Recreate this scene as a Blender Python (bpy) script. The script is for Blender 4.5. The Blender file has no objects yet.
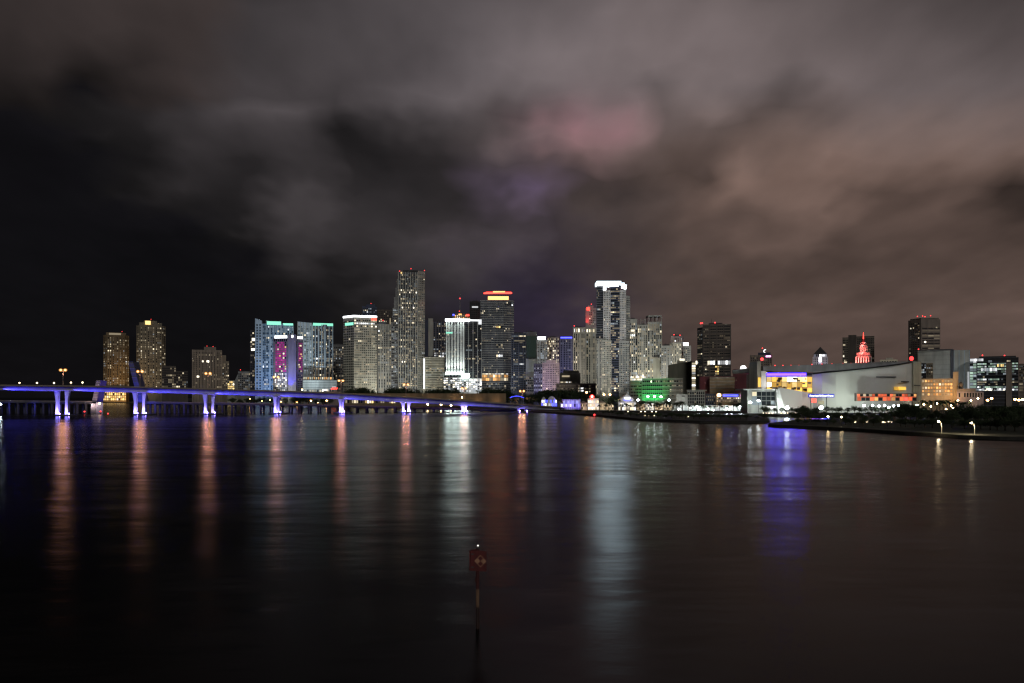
import bpy, math, random
from mathutils import Vector
R = math.radians
random.seed(7)
sc = bpy.context.scene
col = sc.collection

# ------------------------------------------------------------------ camera frame (metres; camera looks along +Y, 16 m above the water)
F, H, CX, HY = 796.0, 16.0, 512.0, 397.0
GZ = 2.0                                   # ground level of the city
def X(px, D): return (px - CX) / F * D
def Z(py, D): return H + (HY - py) / F * D
def P(px, py, D): return Vector((X(px, D), D, Z(py, D)))

# ------------------------------------------------------------------ objects
def tag(o, label=None, cat=None, group=None, kind=None):
    if label: o['label'] = label
    if cat: o['category'] = cat
    if group: o['group'] = group
    if kind: o['kind'] = kind
    return o
def empty(name, loc, label=None, cat=None, group=None, rz=0):
    o = bpy.data.objects.new(name, None); col.objects.link(o)
    o.location = loc; o.rotation_euler = (0, 0, rz); o.empty_display_size = 1
    return tag(o, label, cat, group)
def copy_tree(o, parent=None):
    c = o.copy(); col.objects.link(c); c.parent = parent
    for ch in KIDS.get(o.name, []): copy_tree(ch, c)
    return c
KIDS = {}

class MB:
    """collects shapes in world coordinates, builds one mesh object"""
    def __init__(s): s.v = []; s.f = []; s.m = []
    def face(s, pts, m=0):
        n = len(s.v); s.v += [tuple(p) for p in pts]; s.f.append(tuple(range(n, n + len(pts)))); s.m.append(m)
    def poly(s, vs, fs, m=0):
        n = len(s.v); s.v += [tuple(p) for p in vs]
        for f in fs: s.f.append(tuple(n + i for i in f)); s.m.append(m)
    def box(s, a, b, m=0):
        x0, y0, z0 = a; x1, y1, z1 = b
        s.poly([(x0,y0,z0),(x1,y0,z0),(x1,y1,z0),(x0,y1,z0),(x0,y0,z1),(x1,y0,z1),(x1,y1,z1),(x0,y1,z1)],
               [(0,3,2,1),(4,5,6,7),(0,1,5,4),(1,2,6,5),(2,3,7,6),(3,0,4,7)], m)
    def prism(s, ring, z0, z1, m=0, top=None):
        """ring: list of (x,y) counter-clockwise from above; z1 may be a list"""
        n = len(ring)
        z0s = z0 if isinstance(z0, (list, tuple)) else [z0] * n
        z1s = z1 if isinstance(z1, (list, tuple)) else [z1] * n
        vs = [(p[0], p[1], z0s[i]) for i, p in enumerate(ring)] + [(p[0], p[1], z1s[i]) for i, p in enumerate(ring)]
        s.poly(vs, [(i, (i + 1) % n, n + (i + 1) % n, n + i) for i in range(n)], m)
        s.poly(vs, [tuple(range(n, 2 * n)), tuple(reversed(range(n)))], m if top is None else top)
    def tube(s, p, q, r0, r1=None, n=6, m=0):
        p = Vector(p); q = Vector(q); r1 = r0 if r1 is None else r1
        d = (q - p).normalized(); a = d.orthogonal().normalized(); b = d.cross(a)
        vs = []
        for c, r in ((p, r0), (q, r1)):
            for i in range(n):
                t = 2 * math.pi * i / n; vs.append(c + a * math.cos(t) * r + b * math.sin(t) * r)
        s.poly(vs, [(i, (i + 1) % n, n + (i + 1) % n, n + i) for i in range(n)] + [tuple(reversed(range(n))), tuple(range(n, 2 * n))], m)
    def ball(s, c, r, m=0, n=8, k=5, sz=1.0):
        vs = [(c[0], c[1], c[2] - r * sz)]
        for j in range(1, k):
            t = math.pi * j / k
            for i in range(n):
                u = 2 * math.pi * i / n
                vs.append((c[0] + r * math.sin(t) * math.cos(u), c[1] + r * math.sin(t) * math.sin(u), c[2] - r * sz * math.cos(t)))
        vs.append((c[0], c[1], c[2] + r * sz)); L = len(vs) - 1; fs = []
        for i in range(n):
            fs.append((0, 1 + (i + 1) % n, 1 + i)); fs.append((L, L - n + i, L - n + (i + 1) % n))
            for j in range(k - 2):
                a = 1 + j * n; fs.append((a + i, a + (i + 1) % n, a + n + (i + 1) % n, a + n + i))
        s.poly(vs, fs, m)
    def mesh(s, name, mats, off=(0, 0, 0)):
        me = bpy.data.meshes.new(name)
        me.from_pydata([(x - off[0], y - off[1], z - off[2]) for x, y, z in s.v], [], s.f)
        for mt in mats: me.materials.append(mt)
        if len(mats) > 1: me.polygons.foreach_set('material_index', s.m)
        me.update(); return me
    def build(s, name, mats, parent=None, off=None):
        if not isinstance(mats, (list, tuple)): mats = [mats]
        base = off if off is not None else (ROOTLOC.get(parent.name, (0, 0, 0)) if parent else (0, 0, 0))
        o = bpy.data.objects.new(name, s.mesh(name, mats, base)); col.objects.link(o)
        if parent:
            o.parent = parent; KIDS.setdefault(parent.name, []).append(o); ROOTLOC[o.name] = tuple(base)
        return o
ROOTLOC = {}
def thing(name, loc, label, cat, group=None):
    o = empty(name, loc, label, cat, group); ROOTLOC[o.name] = tuple(loc); return o

# ------------------------------------------------------------------ materials
def srgb(r, g, b):
    f = lambda c: (c / 255) / 12.92 if c / 255 <= 0.04045 else ((c / 255 + 0.055) / 1.055) ** 2.4
    return (f(r), f(g), f(b), 1)
def newmat(name):
    m = bpy.data.materials.new(name); m.use_nodes = True
    nt = m.node_tree; b = nt.nodes['Principled BSDF']; return m, nt, b
def wallmat(name, c, rough=0.8, var=0.25, scale=0.15, streak=True):
    m, nt, b = newmat(name); N = nt.nodes; L = nt.links
    tc = N.new('ShaderNodeTexCoord'); mp = N.new('ShaderNodeMapping')
    mp.inputs['Scale'].default_value = (1, 1, 0.25) if streak else (1, 1, 1)
    nz = N.new('ShaderNodeTexNoise'); nz.inputs['Scale'].default_value = scale; nz.inputs['Detail'].default_value = 5
    mr = N.new('ShaderNodeMapRange'); mr.inputs[1].default_value = 0.3; mr.inputs[2].default_value = 0.7
    mr.inputs[3].default_value = 1 - var; mr.inputs[4].default_value = 1 + var
    mx = N.new('ShaderNodeMix'); mx.data_type = 'RGBA'; mx.blend_type = 'MULTIPLY'; mx.inputs[0].default_value = 1
    mx.inputs[6].default_value = (c[0], c[1], c[2], 1)
    L.new(tc.outputs['Object'], mp.inputs['Vector']); L.new(mp.outputs[0], nz.inputs['Vector'])
    L.new(nz.outputs[0], mr.inputs[0]); L.new(mr.outputs[0], mx.inputs[7]); L.new(mx.outputs[2], b.inputs['Base Color'])
    b.inputs['Roughness'].default_value = rough
    return m
def glassmat(name, c=(0.02, 0.025, 0.03), rough=0.12):
    m, nt, b = newmat(name); b.inputs['Base Color'].default_value = (*c, 1)
    b.inputs['Roughness'].default_value = rough; b.inputs['IOR'].default_value = 1.5
    return m
def emit(name, c, s, vary=0.0, sample='NONE'):
    m, nt, b = newmat(name); N = nt.nodes; L = nt.links
    b.inputs['Base Color'].default_value = (c[0] * .3, c[1] * .3, c[2] * .3, 1)
    b.inputs['Emission Color'].default_value = (*c, 1); b.inputs['Emission Strength'].default_value = s
    b.inputs['Roughness'].default_value = 0.5
    if vary > 0:
        oi = N.new('ShaderNodeObjectInfo'); ge = N.new('ShaderNodeNewGeometry')
        ad = N.new('ShaderNodeMath'); ad.operation = 'ADD'; fr = N.new('ShaderNodeMath'); fr.operation = 'FRACT'
        L.new(oi.outputs['Random'], ad.inputs[0]); L.new(ge.outputs['Random Per Island'], ad.inputs[1]); L.new(ad.outputs[0], fr.inputs[0])
        pw = N.new('ShaderNodeMath'); pw.operation = 'POWER'; pw.inputs[1].default_value = 2.0; L.new(fr.outputs[0], pw.inputs[0])
        mr = N.new('ShaderNodeMapRange'); mr.inputs[3].default_value = s * (1 - vary); mr.inputs[4].default_value = s * (1 + 1.6 * vary)
        L.new(pw.outputs[0], mr.inputs[0]); L.new(mr.outputs[0], b.inputs['Emission Strength'])
    m.cycles.emission_sampling = 'NONE'   # glowing surfaces are found by the rays that hit them; the lamps proper are light objects
    return m
M = {}
for n, c in dict(tan=(.20,.145,.085), beige=(.20,.175,.135), brown=(.19,.16,.13), darkbrown=(.095,.08,.07), dark=(.035,.035,.04),
                 blueglass=(.15,.22,.30), bluewhite=(.36,.42,.47), grey=(.26,.265,.25), lightgrey=(.36,.37,.34), olive=(.25,.245,.20),
                 white=(.62,.62,.60), cream=(.42,.415,.35), pink=(.38,.31,.31), maroon=(.13,.03,.04), slate=(.10,.105,.125),
                 navy=(.05,.06,.10), taupe=(.26,.215,.185), orange=(.46,.36,.24), concrete=(.40,.40,.42), oldconcrete=(.06,.06,.065), steelgrey=(.18,.18,.185), darkolive=(.15,.15,.115)).items():
    M[n] = wallmat('wall_' + n, c)
M['glass'] = glassmat('dark_glass'); M['glassblue'] = glassmat('blue_glass', (.03, .05, .08))
WARM, COOL, GOLD, WHITE = (1, .82, .56), (.78, .9, 1), (1, .66, .25), (1, .93, .78)
M['dimw'] = emit('window_dim_warm', WARM, .06, .8); M['dimc'] = emit('window_dim_cool', COOL, .05, .8)
M['midw'] = emit('window_mid_warm', (1, .83, .55), .22, .8); M['midc'] = emit('window_mid_cool', COOL, .2, .8)
M['litw'] = emit('window_lit_warm', (1, .85, .58), .85, .7); M['litc'] = emit('window_lit_white', (.95, .97, 1), 1.0, .7)
M['hot'] = emit('window_bright', (1, .9, .7), 2.6, .6); M['gold'] = emit('window_gold', (1, .68, .24), 1.4, .6)
M['yellow'] = emit('window_yellow', (1, .56, .09), .95, .5); M['orangew'] = emit('window_orange', (1, .5, .16), .8, .6)
M['green'] = emit('window_green', (.7, 1, .6), .5, .7); M['teal'] = emit('light_teal', (.32, 1, .72), 1.1, .2, 'AUTO')
M['magenta'] = emit('led_magenta', (.80, .04, .42), .42, .5); M['blue'] = emit('light_blue', (.05, .06, 1), 5.0, .3, 'AUTO')
M['whiteled'] = emit('light_white', (.92, .96, 1), 5.0, .1, 'AUTO'); M['crown'] = emit('crown_white_light', (.72, .9, 1), 3.4, .1, 'AUTO')
M['red'] = emit('light_red', (1, .05, .05), 3.0, .1, 'AUTO'); M['redcrown'] = emit('crown_red_light', (1, .045, .03), 4.5, .1, 'AUTO')
M['ocrown'] = emit('crown_orange_light', (1, .42, .13), 2.6, .1, 'AUTO'); M['purple'] = emit('light_purple', (.02, .008, 1), 36.0, .2, 'AUTO')
M['mag2'] = emit('light_magenta', (1, .15, .7), 1.5, .1, 'AUTO'); M['signgreen'] = emit('screen_dark_green', (.03, .12, .08), .02)
M['signwhite'] = emit('sign_white_light', (1, 1, 1), 2.5, 0, 'AUTO'); M['signblue'] = emit('sign_blue_light', (.04, .06, .75), .55)
M['lamporange'] = emit('lamp_sodium', (1, .55, .22), 6, 0, 'NONE'); M['lampwhite'] = emit('lamp_white', (.85, .97, 1), 70, 0, 'AUTO')
M['lampwarm'] = emit('lamp_warm', (1, .72, .36), 45, 0, 'AUTO'); M['lampsmall'] = emit('lamp_small', (1, .8, .5), 4, 0)
M['lampfar'] = emit('lamp_far_orange', (1, .5, .16), 25, 0, 'AUTO')
M['pierlamp'] = emit('pier_lamp', (.22, .15, 1), 70, 0, 'AUTO'); M['parklamp'] = emit('park_lamp', (1, .8, .5), 55, 0, 'AUTO'); M['purplesoft'] = emit('light_violet', (.3, .12, 1), 1.2)
M['markerlamp'] = emit('marker_lamp', (1, .97, .9), 3.0)
M['redboard'] = wallmat('red_board', (.10, .013, .013), .6, .35, 2.5); M['paleboard'] = wallmat('pale_board', (.38, .20, .12), .7, .3, 4)
M['redpost'] = wallmat('red_post', (.06, .012, .012), .8, .4, 3); M['palepost'] = wallmat('pale_post', (.19, .11, .065), .8, .4, 4); M['wetpost'] = wallmat('wet_post', (.03, .012, .01), .6, .4, 3)
def halomat(name, c, s_):  # see-through emissive shell that imitates the glow around a lamp
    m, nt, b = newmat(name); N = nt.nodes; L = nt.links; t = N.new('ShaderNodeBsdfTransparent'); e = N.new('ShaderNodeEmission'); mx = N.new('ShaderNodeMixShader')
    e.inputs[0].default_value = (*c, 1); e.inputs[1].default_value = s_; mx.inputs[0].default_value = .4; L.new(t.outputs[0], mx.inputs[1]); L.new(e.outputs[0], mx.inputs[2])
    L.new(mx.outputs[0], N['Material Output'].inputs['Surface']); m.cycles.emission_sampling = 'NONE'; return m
M['lamphalo'] = halomat('sodium_halo', (1, .42, .10), 1.3); M['metal'] = wallmat('painted_metal', (.25, .25, .25), .5, .15, 1.0); M['darkmetal'] = wallmat('dark_metal', (.05, .05, .055), .5, .15, 1.0)
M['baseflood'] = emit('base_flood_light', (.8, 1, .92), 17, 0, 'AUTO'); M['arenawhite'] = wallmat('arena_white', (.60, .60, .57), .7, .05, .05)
M['roofdark'] = wallmat('roof_dark', (.06, .058, .06)); M['quay'] = wallmat('quay_stone', (.03, .028, .025), .9, .4, .5, False)
M['pave'] = wallmat('pavement', (.10, .095, .085), .9, .3, .1, False); M['land'] = wallmat('city_ground', (.045, .045, .042), .95, .4, .05, False)
M['grass'] = wallmat('park_grass', (.018, .025, .012), .95, .5, .2, False)

# ------------------------------------------------------------------ spot and area lights, on the things themselves or added out in front
def spot(parent, loc, aim, power, c, cone=90, blend=.6, r=1.0, name='floodlight'):
    l = bpy.data.lights.new(name, 'SPOT'); l.energy = power; l.color = c; l.spot_size = R(cone); l.spot_blend = blend; l.shadow_soft_size = r
    o = bpy.data.objects.new(name, l); col.objects.link(o)
    d = Vector(aim) - Vector(loc); o.rotation_euler = d.to_track_quat('-Z', 'Y').to_euler()
    base = Vector(ROOTLOC[parent.name]) if parent else Vector((0, 0, 0))
    o.location = Vector(loc) - base; o.parent = parent
    return o
def area(parent, loc, aim, power, c, sx=1.0, sy=1.0, along=None, name='floodlight'):
    from mathutils import Matrix
    l = bpy.data.lights.new(name, 'AREA'); l.energy = power; l.color = c; l.shape = 'RECTANGLE'; l.size = sx; l.size_y = sy
    o = bpy.data.objects.new(name, l); col.objects.link(o)
    z = (Vector(loc) - Vector(aim)).normalized(); x = Vector(along) if along else z.cross(Vector((0, 0, 1)) if abs(z.z) < .9 else Vector((0, 1, 0)))
    x = (x - z * x.dot(z)).normalized(); y = z.cross(x)
    o.rotation_euler = Matrix((x, y, z)).transposed().to_euler(); o.location = Vector(loc) - Vector(ROOTLOC[parent.name]); o.parent = parent
    return o
def E2P(E, d): return E * 4 * math.pi * d * d

# ------------------------------------------------------------------ tower builder
WM = {}
def winmesh(w, h, mat):
    k = (round(w, 2), round(h, 2), mat)
    if k not in WM:
        b = MB(); d = .18; x, z = w / 2, h / 2
        b.poly([(-x,-d,-z),(x,-d,-z),(x,-d,z),(-x,-d,z),(-x,0,-z),(x,0,-z),(x,0,z),(-x,0,z)],
               [(0,1,2,3),(0,4,5,1),(1,5,6,2),(2,6,7,3),(3,7,4,0)])
        WM[k] = b.mesh('window', [M[mat]])
    return WM[k]
# mixes of window states: (material, weight)
MIX = dict(
    condo=[('glass', 42), ('dimw', 24), ('midw', 16), ('midc', 7), ('litw', 6), ('litc', 1.5)],
    quiet=[('glass', 62), ('dimw', 18), ('midw', 9), ('midc', 4), ('litw', 3)],
    dark=[('glass', 88), ('dimw', 6), ('midw', 3), ('litw', 2.6)],
    cool=[('glass', 44), ('dimc', 26), ('midc', 18), ('litw', 4), ('litc', 3)],
    office=[('glass', 46), ('dimc', 17), ('dimw', 15), ('midw', 13), ('litw', 3)],
    busy=[('glass', 30), ('dimw', 20), ('midw', 22), ('litw', 18), ('hot', 5)],
    all_lit=[('litw', 40), ('litc', 30), ('hot', 15), ('midw', 15)],
    all_white=[('litc', 60), ('midc', 20), ('hot', 12), ('glass', 8)],
    gold=[('gold', 70), ('hot', 10), ('midw', 14), ('glass', 6)],
    orange=[('orangew', 55), ('midw', 25), ('litw', 12), ('dimw', 8)],
    green=[('grnw', 66), ('glass', 18), ('midc', 12), ('litc', 5)],
    black=[('glass', 1)])
M['redw'] = emit('window_red_orange', (1, .16, .06), .75, .6); M['grnw'] = emit('window_greenish', (.72, 1, .80), .32, .6)
LIT = ['hot', 'gold', 'redw', 'grnw', 'litw', 'litc', 'yellow', 'orangew', 'green', 'magenta', 'midw', 'midc', 'dimw', 'dimc', 'glass', 'glassblue']

class Tower:
    def __init__(s, name, label, cat, px, D, group=None, yaw=True):
        s.D = D; s.pc = px; v = Vector((X(px, D), D)).normalized() if yaw else Vector((0, 1)); s.n = v; s.u = Vector((v.y, -v.x)); s.yaw = yaw; s.root = thing(name, (X(px, D), D, GZ), label, cat, group)
        s.rng = random.Random(sum(ord(c) * (i + 1) for i, c in enumerate(label))); s.w = []
    def pt(s, a):
        px, dd = a if isinstance(a, tuple) else (a, 0.0)
        if not s.yaw: return (X(px, s.D + dd), s.D + dd)
        # the facade faces the bay: front plane square to the line of sight
        k = (px - CX) / F; c = Vector((X(s.pc, s.D), s.D)); den = k * s.n.y - s.n.x
        dlt = (c.x - k * c.y) / (k * s.u.y - s.u.x); q = c + s.u * dlt + s.n * dd
        return (q.x, q.y)
    def off(s, p, d): return (p[0] + s.n.x * d, p[1] + s.n.y * d)
    def zz(s, y): return GZ if y is None else Z(y, s.D)
    def chain(s, ch): return [s.pt(a) for a in ch]
    def block(s, ch, y1, y0=None, wall='grey', back=28, name='wall', ribs=None, bands=None, cap=True, fins=None):
        """prism over the front chain; ribs=(count, width m, proud m, mat) bands=(step m, thick m, proud m, mat)"""
        pts = s.chain(ch); b = MB(); z0 = s.zz(y0)
        z1 = [s.zz(y) for y in y1] if isinstance(y1, (list, tuple)) else s.zz(y1)
        dds = [a[1] if isinstance(a, tuple) else 0.0 for a in ch]; mxd = max(dds)
        ring = pts + [s.off(pts[-1], mxd - dds[-1] + back), s.off(pts[0], mxd - dds[0] + back)]
        zr = z1 if not isinstance(z1, list) else z1 + [z1[-1], z1[0]]
        zt = z1 if not isinstance(z1, list) else min(z1)
        b.prism(ring, z0, zr, 0, 1)
        mats = [M[wall], M['roofdark']]
        def seg_boxes(fn):
            for p, q in zip(pts, pts[1:]):
                d = Vector((q[0] - p[0], q[1] - p[1])); L = d.length
                if L < .5: continue
                d /= L; nrm = Vector((d.y, -d.x)); fn(Vector(p), d, nrm, L)
        def bar(o, d, nrm, a0, a1, za, zb, proud, m):
            c = [o + d * a0, o + d * a1]
            b.prism([(c[0] + nrm * proud)[:], (c[1] + nrm * proud)[:], (c[1] - nrm * .05)[:], (c[0] - nrm * .05)[:]], za, zb, m)
        if ribs:
            n, w, pr, mt = ribs; mats.append(M[mt]); mi = len(mats) - 1
            tot = sum((Vector(q) - Vector(p)).length for p, q in zip(pts, pts[1:]))
            def f(o, d, nrm, L):
                k = max(1, round(n * L / tot))
                for i in range(k + 1):
                    a = min(max(i * L / k - w / 2, 0), L - w); bar(o, d, nrm, a, a + w, z0, zt - .02, pr, mi)
            seg_boxes(f)
        if bands:
            st, th, pr, mt = bands; mats.append(M[mt]); mj = len(mats) - 1
            k = max(1, int((zt - z0) / st))
            def g(o, d, nrm, L):
                for i in range(1, k + 1):
                    za = z0 + i * (zt - z0) / k - th - .03; bar(o, d, nrm, .04, L - .04, za, za + th, pr, mj)
            seg_boxes(g)
        if cap:   # parapet and plant room
            xa = ch[0][0] if isinstance(ch[0], tuple) else ch[0]; xb = ch[-1][0] if isinstance(ch[-1], tuple) else ch[-1]; w = xb - xa
            if w > 8 and not isinstance(z1, list):
                q = [s.pt((xa + w * .22, mxd)), s.pt((xb - w * .3, mxd))]
                b.prism([s.off(q[0], back * .3), s.off(q[1], back * .3), s.off(q[1], back * .7), s.off(q[0], back * .7)], zt + .02, zt + 2.4, 1)
                m_ = s.pt((xa + w * s.rng.uniform(.3, .6), mxd)); m_ = s.off(m_, back * .5); b.tube((*m_, zt + 2.3), (*m_, zt + 2.4 + s.rng.uniform(3, 9)), .3, .12, 5, 1)
        return b.build(name, mats, s.root)
    def win(s, ch, y1, y0, cols, rows, mix='condo', fw=.62, fh=.55, skip=0.0, off=0.0, rowmix=None, colmix=None):
        fw = min(fw * 1.16, .92); fh = min(fh * 1.18, .9)
        pts = s.chain(ch); tot = sum((Vector(q) - Vector(p)).length for p, q in zip(pts, pts[1:]))
        zt, zb = s.zz(y1), s.zz(y0); rh = (zt - zb) / rows
        for p, q in zip(pts, pts[1:]):
            d = Vector((q[0] - p[0], q[1] - p[1])); L = d.length
            if L < .5: continue
            d /= L; nrm = Vector((d.y, -d.x)); k = max(1, round(cols * L / tot)); cw = L / k
            ang = math.atan2(d.y, d.x)
            for j in range(rows):
                rr_ = s.rng.random(); rmix = 'dark' if rr_ < .09 else None; last = None
                for i in range(k):
                    if s.rng.random() < skip: continue
                    mx = mix
                    if rowmix and j in rowmix: mx = rowmix[j]
                    if colmix and i in colmix: mx = colmix[i]
                    if rmix and mx in ('condo', 'quiet', 'cool', 'office'): mx = rmix
                    many = mx in ('condo', 'quiet', 'cool', 'office', 'dark'); mx = MIX[mx]
                    mt = last if many and last and s.rng.random() < .3 else s.rng.choices([m for m, _ in mx], [w for _, w in mx])[0]
                    last = mt
                    c = Vector(p) + d * ((i + .5) * cw) + nrm * off
                    s.w.append((LIT.index(mt) + s.rng.random() * .5, mt, cw * fw, rh * fh, c.x, c.y, zb + (j + .5) * rh, ang))
    def part(s, name, x0, x1, y1, y0, mat, dd=0.0, depth=.5, dd1=None):
        """a thin box on the face at depth D+dd (front), px x0..x1"""
        b = MB(); a = s.pt((x0, dd)); c = s.pt((x1, dd if dd1 is None else dd1))
        d = Vector((c[0] - a[0], c[1] - a[1])).normalized(); n = Vector((d.y, -d.x)) * depth
        b.prism([(a[0] + n.x, a[1] + n.y), (c[0] + n.x, c[1] + n.y), c, a], s.zz(y0), s.zz(y1))
        return b.build(name, M[mat], s.root)
    def beacon(s, px, y, dd=6, r=.9, mat='red', mast=1.5):
        b = MB(); x, yy = s.pt((px, dd)); z = s.zz(y)
        b.tube((x, yy, z - mast - r * .3), (x, yy, z - r * .3), .2, .12, 5, 1); b.ball((x, yy, z), r, 0, 6, 4)
        return b.build('warning_light', [M[mat], M['darkmetal']], s.root)
    def mast(s, px, y1, y0, dd=8, r=.6):
        b = MB(); x, yy = s.pt((px, dd)); b.tube((x, yy, s.zz(y0)), (x, yy, s.zz(y1)), r, r * .4, 6)
        return b.build('antenna', M['metal'], s.root)
    def flood(s, px, dist, E, c, aimy, z=3.0, cone=70, r=2.0):  # added spot out in front, standing in for city and facade lighting
        x, y = s.pt((px, 0)); za = s.zz(aimy); p_ = s.off((x, y), -dist); loc = (p_[0], p_[1], z)
        d = math.hypot(dist, za - z)
        spot(s.root, loc, (x, y, za), E2P(E, d) * 1.0, c, cone, .8, r)
    def done(s):
        if not s.w: return s.root
        s.w.sort(key=lambda t: t[0]); base = ROOTLOC[s.root.name]
        for (_, mt, w, h, x, y, z, a) in s.w[:100]:
            o = bpy.data.objects.new('window', winmesh(w, h, mt)); col.objects.link(o)
            o.parent = s.root; o.location = (x - base[0], y - base[1], z - base[2]); o.rotation_euler = (0, 0, a)
        if len(s.w) > 100:
            b = MB(); names = []
            for (_, mt, w, h, x, y, z, a) in s.w[100:]:
                if mt not in names: names.append(mt)
                mi = names.index(mt); ca, sa = math.cos(a), math.sin(a); vs = []
                for (lx, ly, lz) in ((-w/2,-.18,-h/2),(w/2,-.18,-h/2),(w/2,-.18,h/2),(-w/2,-.18,h/2),(-w/2,0,-h/2),(w/2,0,-h/2),(w/2,0,h/2),(-w/2,0,h/2)):
                    vs.append((x + lx * ca - ly * sa, y + lx * sa + ly * ca, z + lz))
                b.poly(vs, [(0,1,2,3),(0,4,5,1),(1,5,6,2),(2,6,7,3),(3,7,4,0)], mi)
            o = b.build('window_grid', [M[n] for n in names], s.root); o['kind'] = 'stuff'
        return s.root

# ================================================================== SETTING: water, land, sky
def water():
    m, nt, b = newmat('bay_water'); N = nt.nodes; L = nt.links
    b.inputs['Base Color'].default_value = (.004, .0045, .005, 1); b.inputs['IOR'].default_value = 1.33
    tc = N.new('ShaderNodeTexCoord')
    def noise(scale, detail, sx=1, sy=1):
        mp = N.new('ShaderNodeMapping'); mp.inputs['Scale'].default_value = (sx, sy, 1)
        nz = N.new('ShaderNodeTexNoise'); nz.inputs['Scale'].default_value = scale; nz.inputs['Detail'].default_value = detail
        L.new(tc.outputs['Object'], mp.inputs['Vector']); L.new(mp.outputs[0], nz.inputs['Vector']); return nz
    big = noise(.02, 5, .35, 1.6)
    mr = N.new('ShaderNodeMapRange'); mr.inputs[1].default_value = .32; mr.inputs[2].default_value = .68
    mr.inputs[3].default_value = .195; mr.inputs[4].default_value = .265
    gl = N.new('ShaderNodeBsdfGlossy'); gl.distribution = 'BECKMANN'; gl.inputs['Color'].default_value = (.56, .56, .56, 1); df = N.new('ShaderNodeBsdfDiffuse'); df.inputs['Color'].default_value = (.003, .0032, .0035, 1)
    fr = N.new('ShaderNodeFresnel'); fr.inputs['IOR'].default_value = 1.28; mxs = N.new('ShaderNodeMixShader')
    L.new(big.outputs[0], mr.inputs[0]); L.new(mr.outputs[0], gl.inputs['Roughness'])
    L.new(fr.outputs[0], mxs.inputs[0]); L.new(df.outputs[0], mxs.inputs[1]); L.new(gl.outputs[0], mxs.inputs[2])
    L.new(mxs.outputs[0], N['Material Output'].inputs['Surface'])
    n1 = noise(.4, 3, .5, 1.3); n2 = noise(.11, 3, .6, 1.2)
    ad = N.new('ShaderNodeMath'); ad.operation = 'MULTIPLY_ADD'; ad.inputs[1].default_value = 1.6
    L.new(n2.outputs[0], ad.inputs[0]); L.new(n1.outputs[0], ad.inputs[2])
    bp = N.new('ShaderNodeBump'); bp.inputs['Strength'].default_value = .05; bp.inputs['Distance'].default_value = .5
    gp = N.new('ShaderNodeSeparateXYZ'); L.new(tc.outputs['Object'], gp.inputs[0])
    fd = N.new('ShaderNodeMapRange'); fd.inputs[1].default_value = 40; fd.inputs[2].default_value = 260; fd.inputs[3].default_value = .075; fd.inputs[4].default_value = .0
    L.new(gp.outputs[1], fd.inputs[0]); L.new(fd.outputs[0], bp.inputs['Strength'])
    L.new(ad.outputs[0], bp.inputs['Height']); n3 = noise(.035, 3, .55, 1.0); b3 = N.new('ShaderNodeBump'); b3.inputs['Distance'].default_value = 1.1
    f3 = N.new('ShaderNodeMapRange'); f3.inputs[1].default_value = 330; f3.inputs[2].default_value = 640; f3.inputs[3].default_value = .55; f3.inputs[4].default_value = .0
    L.new(gp.outputs[1], f3.inputs[0]); L.new(f3.outputs[0], b3.inputs['Strength']); L.new(n3.outputs[0], b3.inputs['Height'])
    L.new(bp.outputs[0], b3.inputs['Normal']); L.new(b3.outputs[0], gl.inputs['Normal'])
    bm = MB(); bm.face([(-16000, -600, 0), (16000, -600, 0), (16000, 20000, 0), (-16000, 20000, 0)])
    tag(bm.build('water', m), kind='structure')
water()
def land(name, pts, mats, z=GZ):
    """pts: front edge left->right then back, as (px, D)"""
    b = MB(); b.prism([(X(p, D), D) for p, D in pts], -2.0, z, 1, 0)
    return tag(b.build(name, mats), kind='structure')
land('mainland', [(150, 1680), (250, 1560), (330, 1330), (440, 1180), (505, 930), (530, 852), (640, 800), (748, 782), (762, 655), (800, 628), (850, 612),
                  (1000, 590), (1250, 590), (1500, 9000), (180, 9000)], [M['land'], M['quay']])
land('island', [(55, 2120), (105, 2040), (245, 1930), (262, 2600), (55, 2700)], [M['land'], M['quay']])
land('breakwater', [(528, 846), (560, 752), (600, 645), (640, 536), (700, 486), (748, 478), (770, 492), (765, 640), (700, 690), (645, 722), (605, 765), (565, 822), (540, 846)],
     [M['quay'], M['quay']], 1.5)
land('park_peninsula', [(768, 430), (778, 421), (812, 402), (850, 376), (905, 338), (940, 322), (958, 309), (1000, 296), (1120, 276), (1250, 588), (1000, 588), (850, 608),
                        (838, 560), (800, 520), (770, 455)], [M['grass'], M['quay']], 1.3)
land('promenade_path', [(785, 424), (850, 384), (905, 346), (958, 318), (1000, 305), (1100, 288), (1100, 293), (1000, 309.5), (958, 322), (905, 350.5), (850, 388.5), (787, 428)],
     [M['pave'], M['pave']], 1.34)

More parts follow.
